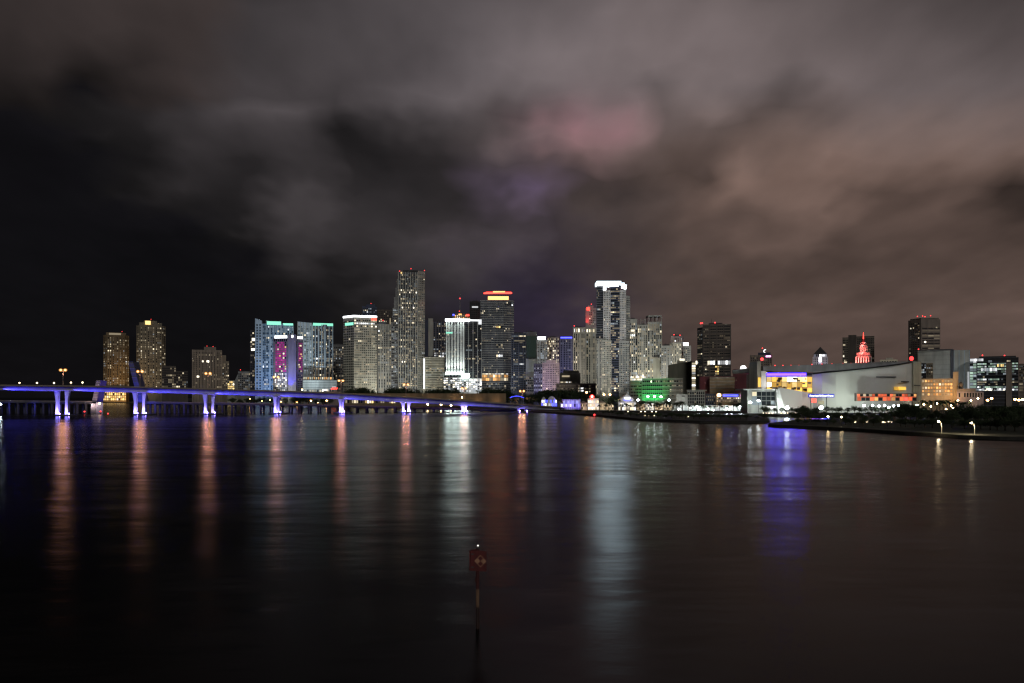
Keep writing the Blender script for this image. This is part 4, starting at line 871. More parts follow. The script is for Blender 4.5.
t.beacon(911.5, 358.6, -2, 2.0, 'red', 2.4); t.beacon(762, 359.0, 4, 1.5, 'red', 2.0); t.done()

t = Tower('entrance_hall', 'low white glazed hall with a flared white buttress, left of the arena', 'building', 762, 680, yaw=False)
t.block([(743.6, 2), (777.6, 0)], 388.8, 390.2, 'white', 26, 'roof', cap=False); t.block([(747.4, 4), (776, 2.5)], 390.25, None, 'lightgrey', 20, cap=False)
t.win([(752, 3.6), (775.6, 2.5)], 391.6, 405.4, 5, 3, 'cool', .82, .8)
b = MB(); D6 = 680
b.poly([(X(775.6, D6), D6 - 1, Z(389.4, D6)), (X(779, D6), D6 - 1, Z(389.4, D6)), (X(784, D6), D6 - 5, GZ), (X(776.4, D6), D6 - 5, GZ),
        (X(775.6, D6), D6 + 8, Z(389.4, D6)), (X(779, D6), D6 + 8, Z(389.4, D6)), (X(784, D6), D6 + 8, GZ), (X(776.4, D6), D6 + 8, GZ)],
       [(3,2,1,0),(1,2,6,5),(0,4,7,3),(0,1,5,4),(5,6,7,4)])
b.build('buttress', M['white'], t.root); t.block([(768, -2), (776.3, -2)], 406.2, None, 'white', 4, 'porch', cap=False)
for px, E in ((750, 1.2), (758, .9), (772, 2.0), (780, 4.2)):
    x, y = t.pt((px, 0)); spot(t.root, (x, y - 16, 2.6), (x, y, Z(400, D6)), E2P(E, 17), (.88, 1, .93), 100, .9, .6)
t.done()

# ================================================================== WATERFRONT PAVILIONS
D_P = 880
t = Tower('arched_pavilion', 'blue lit arched pavilion with two glowing white arches by the bridge end', 'pavilion', 549, D_P)
b = MB(); MIX['bluewin'] = [('blue', 3), ('litc', 5), ('midc', 2)]; LIT.append('blue')
for c0, hw, ht in ((543.8, 2.9, 396.8), (552, 5.2, 396.2)):
    cx, yy = t.pt((c0, 0)); w = X(512 + hw, D_P); zt = Z(ht, D_P) - GZ - 4
    for k in range(10):
        a0, a1 = math.pi * k / 10, math.pi * (k + 1) / 10
        b.prism([(cx + w * math.cos(a1), yy), (cx + w * math.cos(a0), yy), (cx + w * math.cos(a0), yy + 12), (cx + w * math.cos(a1), yy + 12)], GZ,
                [GZ + 4 + zt * math.sin(a1), GZ + 4 + zt * math.sin(a0), GZ + 4 + zt * math.sin(a0), GZ + 4 + zt * math.sin(a1)], 0)
b.build('wall', M['white'], t.root)
t.win([(541.4, 0), (557, 0)], 399.6, 406.4, 9, 2, 'bluewin', .6, .66)
for px, e, c in ((543.5, 9, (.2, .25, 1)), (552, 10, (.2, .24, 1)), (556, 6, (.12, .12, 1)), (548, 6, (.7, .75, 1))):
    x, y = t.pt((px, 0)); spot(t.root, (x, y - 9, 4), (x, y, Z(399, D_P)), E2P(e * .9, 11), c, 110, .8, .4)
t.done()
t = Tower('canopy', 'small curved canopy edged in blue light beside the last bridge lamp', 'canopy', 516, 930)
b = MB()
for k in range(6):
    px = 509.6 + k * 2.4; a, c = t.pt((px, 0)), t.pt((px + 2.4, 0)); f = lambda p: Z(397.6 - 1.8 * math.sin((p - 509.6) / 14.4 * math.pi), 930)
    b.prism([a, c, (c[0], c[1] + 8), (a[0], a[1] + 8)], [f(px) - .5, f(px + 2.4) - .5] * 2 if False else [f(px) - .5, f(px + 2.4) - .5, f(px + 2.4) - .5, f(px) - .5], [f(px), f(px + 2.4), f(px + 2.4), f(px)])
b.build('roof', M['blue'], t.root); b = MB()
for px in (510.4, 517, 523.4): a = t.pt((px, 1)); b.box((a[0] - .25, a[1], GZ), (a[0] + .25, a[1] + .5, Z(398.4, 930)))
b.build('post', M['metal'], t.root); t.done()
t = Tower('market_hall', 'low glass hall lit violet beside the arched pavilion', 'pavilion', 570, 870)
t.block([560.6, 580.4], 399.4, None, 'lightgrey', 14, cap=False, ribs=(9, .5, .5, 'white')); MIX['vio'] = [('magenta', 2), ('midc', 5), ('litc', 3), ('glass', 3)]
t.win([560.9, 580.2], 400.4, 407, 9, 2, 'vio', .7, .75)
for px in (564, 570, 577):
    x, y = t.pt((px, 0)); spot(t.root, (x, y - 9, 4), (x, y, Z(402, 870)), E2P(3.6, 11), (.22, .14, 1), 110, .8, .4)
t.done()
t = Tower('restaurant', 'white restaurant with a round red and white sign above lit windows', 'building', 592, 850)
t.block([587.6, 599], 398.4, None, 'white', 14, cap=False); t.win([588, 598.8], 400, 410, 6, 3, 'all_lit', .66, .6)
b = MB(); c = t.pt((592, -1)); b.tube((c[0], c[1] - .4, Z(396.8, 850)), (c[0], c[1] + .5, Z(396.8, 850)), 2.3, 2.3, 14); so_ = b.build('sign', M['redcrown'], t.root)
b = MB(); b.tube((c[0], c[1] - .7, Z(396.6, 850)), (c[0], c[1] - .45, Z(396.6, 850)), 1.1, 1.1, 12); b.build('sign_disc', M['signwhite'], so_, off=ROOTLOC[t.root.name])
b = MB(); b.box((c[0] - 3.2, c[1] - .3, Z(398.35, 850)), (c[0] + 3.2, c[1] + .4, Z(397.9, 850))); b.build('sign_stand', M['darkmetal'], t.root)
x, y = t.pt((592, 0)); spot(t.root, (x, y - 9, 4), (x, y, Z(402, 850)), E2P(3, 11), (1, .8, .72), 110, .8, .4); t.done()
t = Tower('gabled_pavilion', 'white gabled pavilion with a small blue sign on the marina front', 'pavilion', 627, 830)
t.block([618, 636], 401.6, None, 'white', 14, cap=False); t.win([618.4, 635.8], 402.4, 410.6, 9, 2, 'all_lit', .6, .62)
a, c = t.pt((620, -1)), t.pt((634.6, -1)); m_ = ((a[0] + c[0]) / 2)
b = MB(); b.poly([(a[0], a[1], Z(399.4, 830)), (c[0], a[1], Z(399.4, 830)), (m_, a[1], Z(393.6, 830)), (a[0], a[1] + 14, Z(399.4, 830)), (c[0], a[1] + 14, Z(399.4, 830)), (m_, a[1] + 14, Z(393.6, 830)),
         (a[0] + 1.5, a[1], Z(401.55, 830)), (c[0] - 1.5, a[1], Z(401.55, 830)), (a[0] + 1.5, a[1] + 14, Z(401.55, 830)), (c[0] - 1.5, a[1] + 14, Z(401.55, 830))],
        [(0,6,7,1,2),(3,5,4,9,8),(0,2,5,3),(2,1,4,5),(0,3,8,6),(1,7,9,4)]); b.build('gable', M['white'], t.root)
t.part('sign', 624.4, 630.4, 397.4, 399.2, 'signwhite', -1.2, .3); t.part('sign', 624, 630.8, 399.4, 400.4, 'blue', -1.2, .3)
x, y = t.pt((627, 0)); spot(t.root, (x, y - 10, 4), (x, y, Z(400, 830)), E2P(2.2, 12), (1, .92, .85), 110, .8, .4); t.done()
stall = 0
for px, w, y, mx, c, wh in ((583.8, 6.4, 401.8, 'all_lit', 'pink', 'pink lit'), (602.6, 6, 401.6, 'busy', 'cream', 'cream'), (610, 7.4, 402.6, 'all_lit', 'cream', 'warm lit'), (641, 8, 402.8, 'busy', 'tan', 'tan'),
                           (650, 8, 402.4, 'all_lit', 'white', 'white'), (659, 8, 403, 'gold', 'tan', 'golden'), (668, 8, 403.2, 'all_lit', 'cream', 'bright cream')):
    side = ('left of the restaurant sign', 'right of the restaurant sign', 'left of the gabled pavilion', 'right of the gabled pavilion', 'left of the golden stall', 'among the palms', 'next to the pale box building')[stall]; stall += 1
    t = Tower('market_stall', f'low {wh} market stall {side}', 'stall', px, 846, 'stalls along the marina front')
    t.block([px - w / 2, px + w / 2], y + 1.2, None, c, 9, cap=False)
    b = MB(); a, d_ = t.pt((px - w / 2 - .4, -2)), t.pt((px + w / 2 + .4, -2)); z = Z(y + 1.1, 846)
    b.poly([(a[0], a[1], z), (d_[0], a[1], z), (d_[0], a[1] + 12, z), (a[0], a[1] + 12, z), ((a[0] + d_[0]) / 2, a[1] + 6, z + 2.2)], [(0,1,4),(1,2,4),(2,3,4),(3,0,4),(3,2,1,0)])
    b.build('roof', M[c], t.root); t.win([px - w / 2 + .2, px + w / 2 - .2], y + 2, 409.8, 5, 2, 'busy', .6, .6)
    x, yy = t.pt((px, 0)); spot(t.root, (x, yy - 9, 3), (x, yy, Z(404, 846)), E2P(1.8, 11), (1, .75, .5) if c != 'white' else (1, .95, .9), 110, .8, .4); t.done()
t = Tower('ticket_hall', 'blank pale box building behind the promenade palms', 'building', 681, 850)
t.block([675.8, 687.4], 394.4, None, 'lightgrey', 14, cap=False); t.part('door', 681.8, 684.8, 395.6, 396.6, 'darkmetal', -.1, .2); t.flood(682, 20, .9, (1, 1, .95), 399, GZ + 1); t.done()
t = Tower('parking_garage', 'open grey garage frame with dark bays beside the pale box building', 'building', 696, 850)
t.block([687.6, 705], 391, None, 'dark', 18, cap=False, ribs=(8, .5, .8, 'lightgrey'), bands=(3.4, .5, .8, 'lightgrey')); t.part('roof', 686.6, 706.8, 389.8, 390.9, 'grey', -1, .8); t.win([688, 704.6], 392, 408, 8, 4, 'dark', .5, .4); t.done()
t = Tower('office_block', 'small dark block between the garage frame and the violet neon shops', 'building', 710, 845)
t.block([705.4, 715.6], 393.6, None, 'navy', 16, cap=False); t.win([705.8, 715.4], 395, 408, 5, 4, 'quiet', .4, .4); t.done()
t = Tower('shop_row', 'low shop row with violet neon strip and a magenta sign at its right end', 'building', 731, 835)
t.block([715.8, 747], 393.2, None, 'beige', 16, cap=False, bands=(3.2, .6, .4, 'taupe')); t.part('neon_light', 723, 738, 394.6, 396.2, 'blue', -.6, .3); t.part('sign', 740.4, 744, 394.6, 396.4, 'mag2', -.6, .3)
t.win([716.4, 746], 397, 402, 14, 2, 'busy', .5, .5); t.flood(730, 20, .5, (1, .6, .4), 398, GZ + 1); t.done()
t = Tower('promenade_wall', 'low pale wall glaring under white lamps behind the promenade palms', 'wall', 712, 818, yaw=False)
t.block([674, 750], 405.4, None, 'white', 2, cap=False)  # wall added as a bright surface for the glare of the lit street area
for px, E in ((678, .25), (690, .8), (699, 1.4), (709, 1.1), (719, .2), (730, 2.6), (742, 3.4)):
    x, y = t.pt((px, 0)); spot(t.root, (x, y - 7, 3), (x, y, 5), E2P(E, 8), (.88, 1, .94), 120, .9, .4)
t.done()
t = Tower('promenade_wall', 'long low tan wall above the bridge deck under the tall towers', 'wall', 440, 1210, yaw=False)
t.block([352, 506], 393.4, None, 'tan', 3, cap=False)
for px in (362, 385, 410, 433, 455, 478, 497):
    x, y = t.pt((px, 0)); spot(t.root, (x, y - 10, 8), (x, y, 14), E2P(.7, 14), (1, .6, .35), 130, .9, .5)
t.done()
t = Tower('quay_market', 'long quayside market with a string of warm lights seen under the bridge', 'building', 388, 1160, yaw=False)
t.block([338, 440], 399.2, None, 'tan', 12, cap=False); t.win([338.5, 439.5], 400, 404, 46, 1, 'orange', .6, .6)
MIX['mk'] = [('litw', 5), ('gold', 5), ('glass', 4), ('hot', 1)]; t.w = []; t.win([338.5, 439.5], 399.8, 403.4, 46, 1, 'mk', .6, .7, skip=.25); t.done()
t = Tower('neon_pavilion', 'low pavilion with a red and white neon squiggle above the bridge', 'pavilion', 333, 1340)
t.block([322, 341], 391.4, None, 'taupe', 12, cap=False); t.win([323, 329], 388.8, 391.2, 4, 1, 'all_white', .8, .6)
b = MB(); pr = None
for k in range(15):
    q = P(331 + k * .46, 388.6 + 1.1 * math.sin(k * 1.7), 1339)
    if pr: b.tube(pr, q, .42, .42, 5)
    pr = q
b.build('neon_sign', M['redcrown'], t.root); t.part('sign', 332, 336, 386.4, 387.2, 'litc', -1, .3); t.done()

# ================================================================== HIGH BRIDGE
def DB(px):
    xs = [-70, 63, 140, 208, 276, 341, 406, 464, 522, 565]; ds = [628, 670, 696, 721, 747, 772, 798, 823, 849, 868]
    for i in range(len(xs) - 1):
        if px <= xs[i + 1]: return ds[i] + (ds[i + 1] - ds[i]) * (px - xs[i]) / (xs[i + 1] - xs[i])
def lerp(tab, px):
    for (a, u), (b_, v) in zip(tab, tab[1:]):
        if px <= b_: return u + (v - u) * (px - a) / (b_ - a)
    return tab[-1][1]
YT = [(-70, 384.3), (0, 384.6), (63, 385.2), (140, 386.6), (208, 388.4), (276, 390.4), (341, 392.8), (406, 396.6), (464, 400.2), (522, 404.2), (565, 407)]
YBO = [(-70, 389.6), (0, 389.8), (63, 390.4), (140, 392.0), (208, 393.8), (276, 396.0), (341, 398.6), (406, 402.0), (464, 405.2), (522, 408.4), (565, 410.6)]
hb = thing('road_bridge', (X(208, 721), 721, 0), 'long high road bridge lit blue from below on twin flared piers', 'bridge')
def loft(b, secs, m=0):
    n = len(secs[0])
    for s0, s1 in zip(secs, secs[1:]):
        b.poly(s0 + s1, [(i, n + i, n + (i + 1) % n, (i + 1) % n) for i in range(n)], m)
    b.face(list(reversed(secs[0])), m); b.face(secs[-1], m)
pxs = [-70, -35, 0, 30, 63, 100, 140, 174, 208, 242, 276, 308, 341, 373, 406, 435, 464, 493, 522, 545, 565]
def bsec(px, prof):
    D = DB(px); return [(X(px, D), D + yo, z) for yo, z in prof(Z(lerp(YT, px), D), Z(lerp(YBO, px), D))]
W = 24
b = MB(); loft(b, [bsec(p, lambda zt, zb: [(3, zb), (3, zt - 1.5), (W - 3, zt - 1.5), (W - 3, zb), (W - 6, zb - .6), (6, zb - .6)]) for p in pxs]); b.build('girder', M['concrete'], hb)
b = MB(); loft(b, [bsec(p, lambda zt, zb: [(-.6, zt - 1.48), (-.6, zt - 1.0), (W + .6, zt - 1.0), (W + .6, zt - 1.48)]) for p in pxs]); b.build('deck', M['pave'], hb)
b = MB(); loft(b, [bsec(p, lambda zt, zb: [(-.5, zt - .98), (-.5, zt), (-.1, zt), (-.1, zt - .98)]) for p in pxs]); loft(b, [bsec(p, lambda zt, zb: [(W + .1, zt - .98), (W + .1, zt), (W + .5, zt), (W + .5, zt - .98)]) for p in pxs]); b.build('parapet', M['taupe'], hb)
PIERS = [(63, 5.2, 4.2, 7, 7), (140, 4.2, 4.2, 4, 10), (208, 2.2, 5.2, 3, 12), (276, .4, 2.6, 3, 14), (341, .3, 1.6, 3, 14), (406, 2.6, 2.8, 4, 10), (464, 1.2, 1.6, 5, 12), (522, 3.6, 3.8, 6, 10)]
for k, (px, oa, ob, ya, yb_) in enumerate(PIERS):
    D = DB(px); zt = Z(lerp(YBO, px), D) - .55
    pm = MB(); pm.prism([(X(px - 8, D), D + 1), (X(px + 8, D), D + 1), (X(px + 8, D), D + 18), (X(px - 8, D), D + 18)], -2, 1.2 if zt > 8 else .7)
    pier = pm.build('pier', M['darkmetal'], hb); ROOTLOC[pier.name] = ROOTLOC[hb.name]
    for sgn, off, yy in ((-1, oa, ya), (1, ob, yb_)):
        cx = X(px + sgn * off, D + yy); secs = []; n = 8; cm = MB()
        for i in range(n + 1):
            f = i / n; z = 1.2 + (zt - 1.2) * f if zt > 8 else .7 + (zt - .7) * f
            fl = 1.0 + .3 * (1 - f) ** 3 + 2.6 * max(0, f - .45) ** 1.6; c = cx + sgn * 1.0 * max(0, f - .4) ** 1.5
            secs.append([(c - fl, D + yy - 1.3, z), (c + fl, D + yy - 1.3, z), (c + fl, D + yy + 1.3, z), (c - fl, D + yy + 1.3, z)])
        for s0, s1 in zip(secs, secs[1:]): cm.poly(s0 + s1, [(i, (i + 1) % 4, 4 + (i + 1) % 4, 4 + i) for i in range(4)])
        cm.face(list(reversed(secs[0]))); cm.face(secs[-1]); cm.build('column', M['white'], pier)
        dim = 1.0 if not (k in (2, 3) and sgn > 0) else .35
        if zt > 5:
            area(hb, (cx, D + yy - 4.5, 2.0), (cx, D + yy, zt * .5), 3100 * dim, (.22, .17, 1), .9, .6, name='pier_floodlight')
    for sgn, off in ((-1, oa), (1, ob)):
        fm = MB()
        cx = X(px + sgn * off, D + 1.6); fm.ball((cx + 1.4, D + 1.6, 1.9 if zt > 8 else 1.2), .55, 0, 6, 4)
        fm.build('flood_lamp', M['pierlamp'], pier)
for i in range(len(PIERS)):
    px = PIERS[i][0]; nx = PIERS[i + 1][0] if i + 1 < len(PIERS) else 560
    segs = ([(-70, -8), (2, px - 3)] if i == 0 else []) + [(px + 4, nx - 4)]
    for a_, b_ in segs:
        p = (a_ + b_) / 2; D = DB(p); zb = Z(lerp(YBO, p), D)
        if zb < 3.5: continue
        q0, q1 = [Vector((X(v, DB(v)), DB(v), Z(lerp(YBO, v), DB(v)))) for v in (a_, b_)]; L_ = (q1 - q0).length
        e = (1.0 if p > 0 else .4) * (1.0 if p < 300 else .5 if p < 380 else .22)
        area(hb, (X(p, D), D + .9, max(zb - 3, 1.2)), (X(p, D), D + 3, zb + 1.0), 62 * L_ * e, (.055, .045, 1) if p > 0 else (.3, .26, 1), L_, .25, q1 - q0, 'deck_floodlight')
# street lamps on it
ORD = ['first', 'second', 'third', 'fourth', 'fifth', 'sixth', 'seventh', 'eighth', 'ninth', 'tenth', 'eleventh', 'twelfth']
LT = [(63, 370.2), (140, 371.6), (208, 373.6), (276, 377.2), (341, 380.8), (406, 384.6), (464, 388.4), (522, 391.2)]
def lamp_proto(name, h, heads, mat, pole, headr, label, cat, group, arm=1.9, stub=.5):
    r = thing(name, (0, 0, 0), label, cat, group)
    b = MB(); b.tube((0, 0, 0), (0, 0, h), .22, .13, 6); b.build('pole', M[pole], r)
    for sx in ((-1, 1) if heads == 2 else (0,)):
        if sx:
            b = MB(); b.tube((0, 0, h - .1), (sx * arm, 0, h + .3), .1, .08, 5); b.build('arm', M[pole], r)
        b = MB(); b.ball((sx * arm, 0, h + .1), headr, 0, 8, 5, .8); b.build('lamp_head', M[mat], r)
        if heads == 2:
            b = MB(); b.ball((sx * arm, 0, h + .1), 1.5, 0, 10, 6, .9); b.build('lamp_halo', M['lamphalo'], r)  # oversized glowing shell added round the head as a warm halo
    return r
bl = None
for i, (px, yt) in enumerate(LT):
    D = DB(px) + 10; zd = Z(lerp(YT, px), DB(px)) - 1.0; h = Z(yt, D) - zd
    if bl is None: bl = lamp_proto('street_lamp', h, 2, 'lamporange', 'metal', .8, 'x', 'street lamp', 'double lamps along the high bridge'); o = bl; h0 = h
    else: o = copy_tree(bl)
    o.location = (X(px, D), D, zd); o.scale = (1, 1, h / h0)
    o['label'] = f'{ORD[i]} orange double headed street lamp from the left on the high bridge'
    for sx in (-1, 1):   # the lamp itself, hung under its head, throwing light down over the deck and the bay
        l = bpy.data.lights.new('lamp_light', 'SPOT'); l.energy = 4000; l.color = (1, .42, .24); l.spot_size = R(172); l.spot_blend = .15; l.shadow_soft_size = .55
        lo_ = bpy.data.objects.new('lamp_light', l); col.objects.link(lo_); lo_.parent = o; lo_.location = (sx * 1.9, -.2, h0 - 1.3); lo_.rotation_euler = (R(-12), 0, 0)
sl = None
for i, px in enumerate((19.5, 37, 54, 71, 82.5)):
    D = DB(px) + 22; zd = Z(lerp(YT, px), DB(px)) - 1.0; h = Z(383.0 - (i > 2) * .3, D) - zd
    if sl is None: sl = lamp_proto('deck_lamp', h, 1, 'lampsmall', 'metal', .75, 'x', 'deck lamp', 'small white lamps on the high bridge'); o = sl; h0s = h
    else: o = copy_tree(sl)
    o.location = (X(px, D), D, zd); o.scale = (1, 1, h / h0s); o['label'] = f'{ORD[i]} small white deck lamp from the left on the high bridge'

# ================================================================== LOW BRIDGE with its raised leaves
def low_bridge(label, tab, p0, p1, step, Df):
    r = thing('drawbridge_approach', (X(p0, Df(p0)), Df(p0), 0), label, 'bridge'); ps = [p0 + (p1 - p0) * i / 12 for i in range(13)]
    b = MB(); loft(b, [[(X(p, Df(p)), Df(p) + yo, Z(lerp(tab, p), Df(p)) + dz) for yo, dz in ((0, -1.5), (0, 0), (14, 0), (14, -1.5))] for p in ps]); b.build('deck', M['oldconcrete'], r)
    b = MB(); loft(b, [[(X(p, Df(p)), Df(p) + yo, Z(lerp(tab, p), Df(p)) + dz) for yo, dz in ((.1, .02), (.1, .9), (.4, .9), (.4, .02))] for p in ps]); b.build('railing', M['brown'], r)
    p = p0 + 2; 
    while p < p1 - 1:
        D = Df(p); z = Z(lerp(tab, p), D) - 1.5; m = MB()
        for yo in (1.2, 11): m.box((X(p, D) - .8, D + yo, -2), (X(p, D) + .8, D + yo + 1.6, z - .9))
        m.box((X(p, D) - 1.0, D + .6, z - .88), (X(p, D) + 1.0, D + 13.2, z - .02)); m.build('pier', M['oldconcrete'], r); p += step
    return r
low_bridge('low old bridge on many thin piers, left part up to the raised pink leaf', [(-70, 400.8), (0, 401.2), (97, 402.0)], -70, 93, 8.5, lambda p: 765)
low_bridge('low old bridge on many thin piers, long right part behind the blue lit piers', [(147, 402.4), (240, 403.6), (310, 405), (400, 407.3), (470, 409.2), (534, 411.2)], 143, 528, 9.6, lambda p: 770 + max(0, p - 147) * .29)
def leaf(label, base, top, hw, D, mat, E, c):
    r = thing('bridge_leaf', (X(base[0], D), D, 9), label, 'drawbridge leaf'); b = MB()
    (bx, by), (tx, ty) = base, top; h = hw / F * D
    A = [(X(bx, D) - h, D, Z(by, D)), (X(bx, D) + h, D, Z(by, D)), (X(bx, D) + h, D + 12, Z(by, D)), (X(bx, D) - h, D + 12, Z(by, D))]
    B = [(X(tx, D) - h * .9, D, Z(ty, D)), (X(tx, D) + h * .9, D, Z(ty, D)), (X(tx, D) + h * .9, D + 12, Z(ty, D)), (X(tx, D) - h * .9, D + 12, Z(ty, D))]
    b.poly(A + B, [(0,1,5,4),(1,2,6,5),(2,3,7,6),(3,0,4,7),(4,5,6,7),(3,2,1,0)]); b.build('deck', M[mat], r)
    b = MB()
    for i in range(9):
        f = (i + .5) / 9; p = Vector(A[0]).lerp(Vector(B[0]), f); q = Vector(A[1]).lerp(Vector(B[1]), f); b.box((p.x, p.y - .5, p.z - .35), (q.x, p.y - .02, q.z + .35))
    g = b.build('rib', M['steelgrey'], r); g['kind'] = 'stuff'
    m = (X((bx + tx) / 2, D), D, Z((by + ty) / 2, D)); area(r, (m[0] + 2, D - 16, 8), (m[0], D, m[2]), E * 22 * 22 * math.pi, c, 1, 1)
leaf('raised drawbridge leaf glowing blue, standing steeply between two orange lamps', (141, 402.4), (130.6, 361.6), 2.7, 768, 'slate', 6, (.03, .035, 1))
leaf('raised drawbridge leaf in pale pink light, left of the open gap', (94.4, 402), (98.4, 380.4), 2.4, 768, 'pink', 1.4, (1, .7, .75))
t = Tower('bridge_house', 'small concrete bridge house with one warm lamp at the open gap', 'building', 99, 760)
t.block([96, 103], 402.6, 414, 'concrete', 8, cap=False); t.block([91, 95.8], 403.6, 414, 'grey', 8, 'lower_wall', cap=False)
b = MB(); p = P(99.6, 403.4, 759); b.ball(tuple(p), 1.1, 0, 8, 5); b.build('lamp_head', M['lampsmall'], t.root); t.done()
for px, D, e in ((20, 785, .35), (46, 785, .45), (78, 785, .6), (122, 790, .8), (160, 790, .8), (186, 795, .6), (226, 800, .6), (258, 805, .5), (300, 812, .4)):
    area(hb, (X(px, D), D - 24, 6), (X(px, D), D, 5), e * .8 * 22 * 22 * math.pi, (.04, .05, 1), 1, 1, name='under_bridge_light')

# ================================================================== SHORE LAMPS, CHANNEL LIGHTS
PROT = {}
def shore_lamp(px, py, D, mat, r, label, group, z0=GZ, name='street_lamp', pole='darkmetal'):
    zt = Z(py, D); h = max(zt - z0, 1.2); k = (mat, r, group)
    if k not in PROT:
        o = lamp_proto(name, 10, 1, mat, pole, r, label, 'street lamp', group); PROT[k] = o
    else:
        o = copy_tree(PROT[k])
    o['label'] = label; o.location = (X(px, D), D, zt - 10.1 if h > 10 else zt - 10.1)
    # pole reaches the ground: slide the foot, keep the head round
    for c in o.children: pass
    o.scale = (1, 1, 1); o.location.z = zt - 10.1
    return o
def lamps(pts, D, mat, r, label, group, z0=GZ):
    for i, (px, py) in enumerate(pts): shore_lamp(px, py, D, mat, r, label, group, z0)
lamps([(311, 400.8), (326.6, 400.6)], 1250, 'lampfar', 1.3, 'warm quay lamp seen under the blue bridge deck left of the market lights', 'quay lamps left of the market')
lamps([(427.6, 404.4), (441, 404.8), (451, 405.4)], 1000, 'lampwarm', 1.1, 'bright warm quay lamp seen under the falling bridge deck', 'quay lamps under the bridge')
lamps([(302, 389.6), (462, 397.4)], 1200, 'lampwarm', .9, 'single warm lamp just above the high bridge deck', 'lamps above the bridge deck')
lamps([(586.6, 392.4), (604, 394.6), (610, 394.6)], 860, 'lampfar', 1.1, 'tall orange street lamp behind the marina front', 'orange lamps behind the marina')
lamps([(719, 395.2)], 815, 'lampfar', 1.9, 'large orange lamp at the left end of the violet neon shops', None)
lamps([(648, 396.6), (654.4, 396.6), (661, 396.8), (638, 400), (669, 400)], 830, 'lampwhite', 1.0, 'white lamp over the palms of the marina front', 'white lamps of the marina front')
lamps([(679, 409.2), (690.5, 407.4), (697, 406.6), (699.6, 409.4), (708, 408.8), (713, 410), (727, 408.6), (731.5, 407.6), (743.4, 409.8)], 806, 'lampwhite', .85, 'glaring white lamp along the pale promenade wall', 'white lamps along the promenade wall')
lamps([(740.6, 407.2)], 798, 'lampwhite', 1.7, 'largest and brightest white lamp at the right end of the pale promenade wall', None)
lamps([(750, 402.4), (758.6, 400.6)], 665, 'lampwhite', 1.1, 'white lamp in front of the glazed entrance hall', 'lamps at the entrance hall')
lamps([(787, 407.8), (821, 407.6)], 634, 'lampwhite', 1.6, 'large white floodlight in front of the arena', 'large floodlights before the arena')
lamps([(864, 405.6), (872.6, 405.8), (879, 406), (884.6, 405.6), (889, 407.4), (893.6, 406), (898.6, 405.6), (917, 405.4)], 631, 'lampwhite', .8, 'small white lamp under the red lit terrace of the arena', 'white lamps under the terrace')
lamps([(924, 404.4), (931, 406.4), (937, 403.4), (945, 402.6), (951, 405.6), (953, 408), (958, 400.6), (971, 400.4), (978, 398.6), (946, 409)], 700, 'lampwarm', .75, 'warm lamp among the trees below the orange garage', 'warm lamps below the garage')
lamps([(987.6, 400.2), (991.6, 398.4), (1015, 399.4), (1019, 400), (1022.6, 399.6)], 700, 'lampfar', 1.1, 'orange street lamp below the dark glass office block', 'orange lamps below the glass office')
lamps([(250, 398.8), (262, 401), (270, 400), (281, 401.8), (297, 402.2), (318, 402.6), (336, 403)], 1345, 'lampfar', .75, 'small orange quay lamp under the bridge deck near the hotel', 'small quay lamps near the hotel')
lamps([(.5, 404.2)], 700, 'lampwhite', .9, 'bright white lamp under the bridge at the left edge', None, 0)
shore_lamp(828, 416.6, 408, 'lampwarm', .5, 'left lamp of the pair at the dark tip of the near park', 'lamps of the near park', 1.3)
shore_lamp(841.4, 417.2, 404, 'lampwarm', .35, 'faint right lamp of the pair at the dark tip of the near park', 'lamps of the near park', 1.3)
# two curved path lamps of the near park
pk = None
for i, (px, py, D, lb) in enumerate(((938.6, 421.4, 322, 'pale curved park lamp on the near path, left one'), (971.4, 423.0, 313, 'pale curved park lamp on the near path, right one'))):
    if pk is None:
        pk = thing('park_lamp', (0, 0, 0), lb, 'street lamp', 'curved lamps of the near park'); b = MB(); pts = [(1.0, 0, 0), (1.0, 0, 3.2), (.85, 0, 4.2), (.45, 0, 4.8), (0, 0, 5.0)]
        for p, q in zip(pts, pts[1:]): b.tube(p, q, .12, .10, 6)
        b.build('pole', M['cream'], pk); b = MB(); b.ball((-.25, 0, 4.95), .42, 0, 8, 5, .7); b.build('lamp_head', M['parklamp'], pk); o = pk
    else: o = copy_tree(pk)
    zt = Z(py, D); o.location = (X(px, D) + .25, D, 1.34); s = (zt - 1.34) / 4.95; o.scale = (1, 1, s); o['label'] = lb
    l = bpy.data.lights.new('park_lamp_light', 'SPOT'); l.energy = 2600; l.color = (1, .8, .5); l.spot_size = R(165); l.shadow_soft_size = .3
    lo = bpy.data.objects.new('park_lamp_light', l); col.objects.link(lo); lo.parent = o; lo.location = (-.25, 0, 4.4)
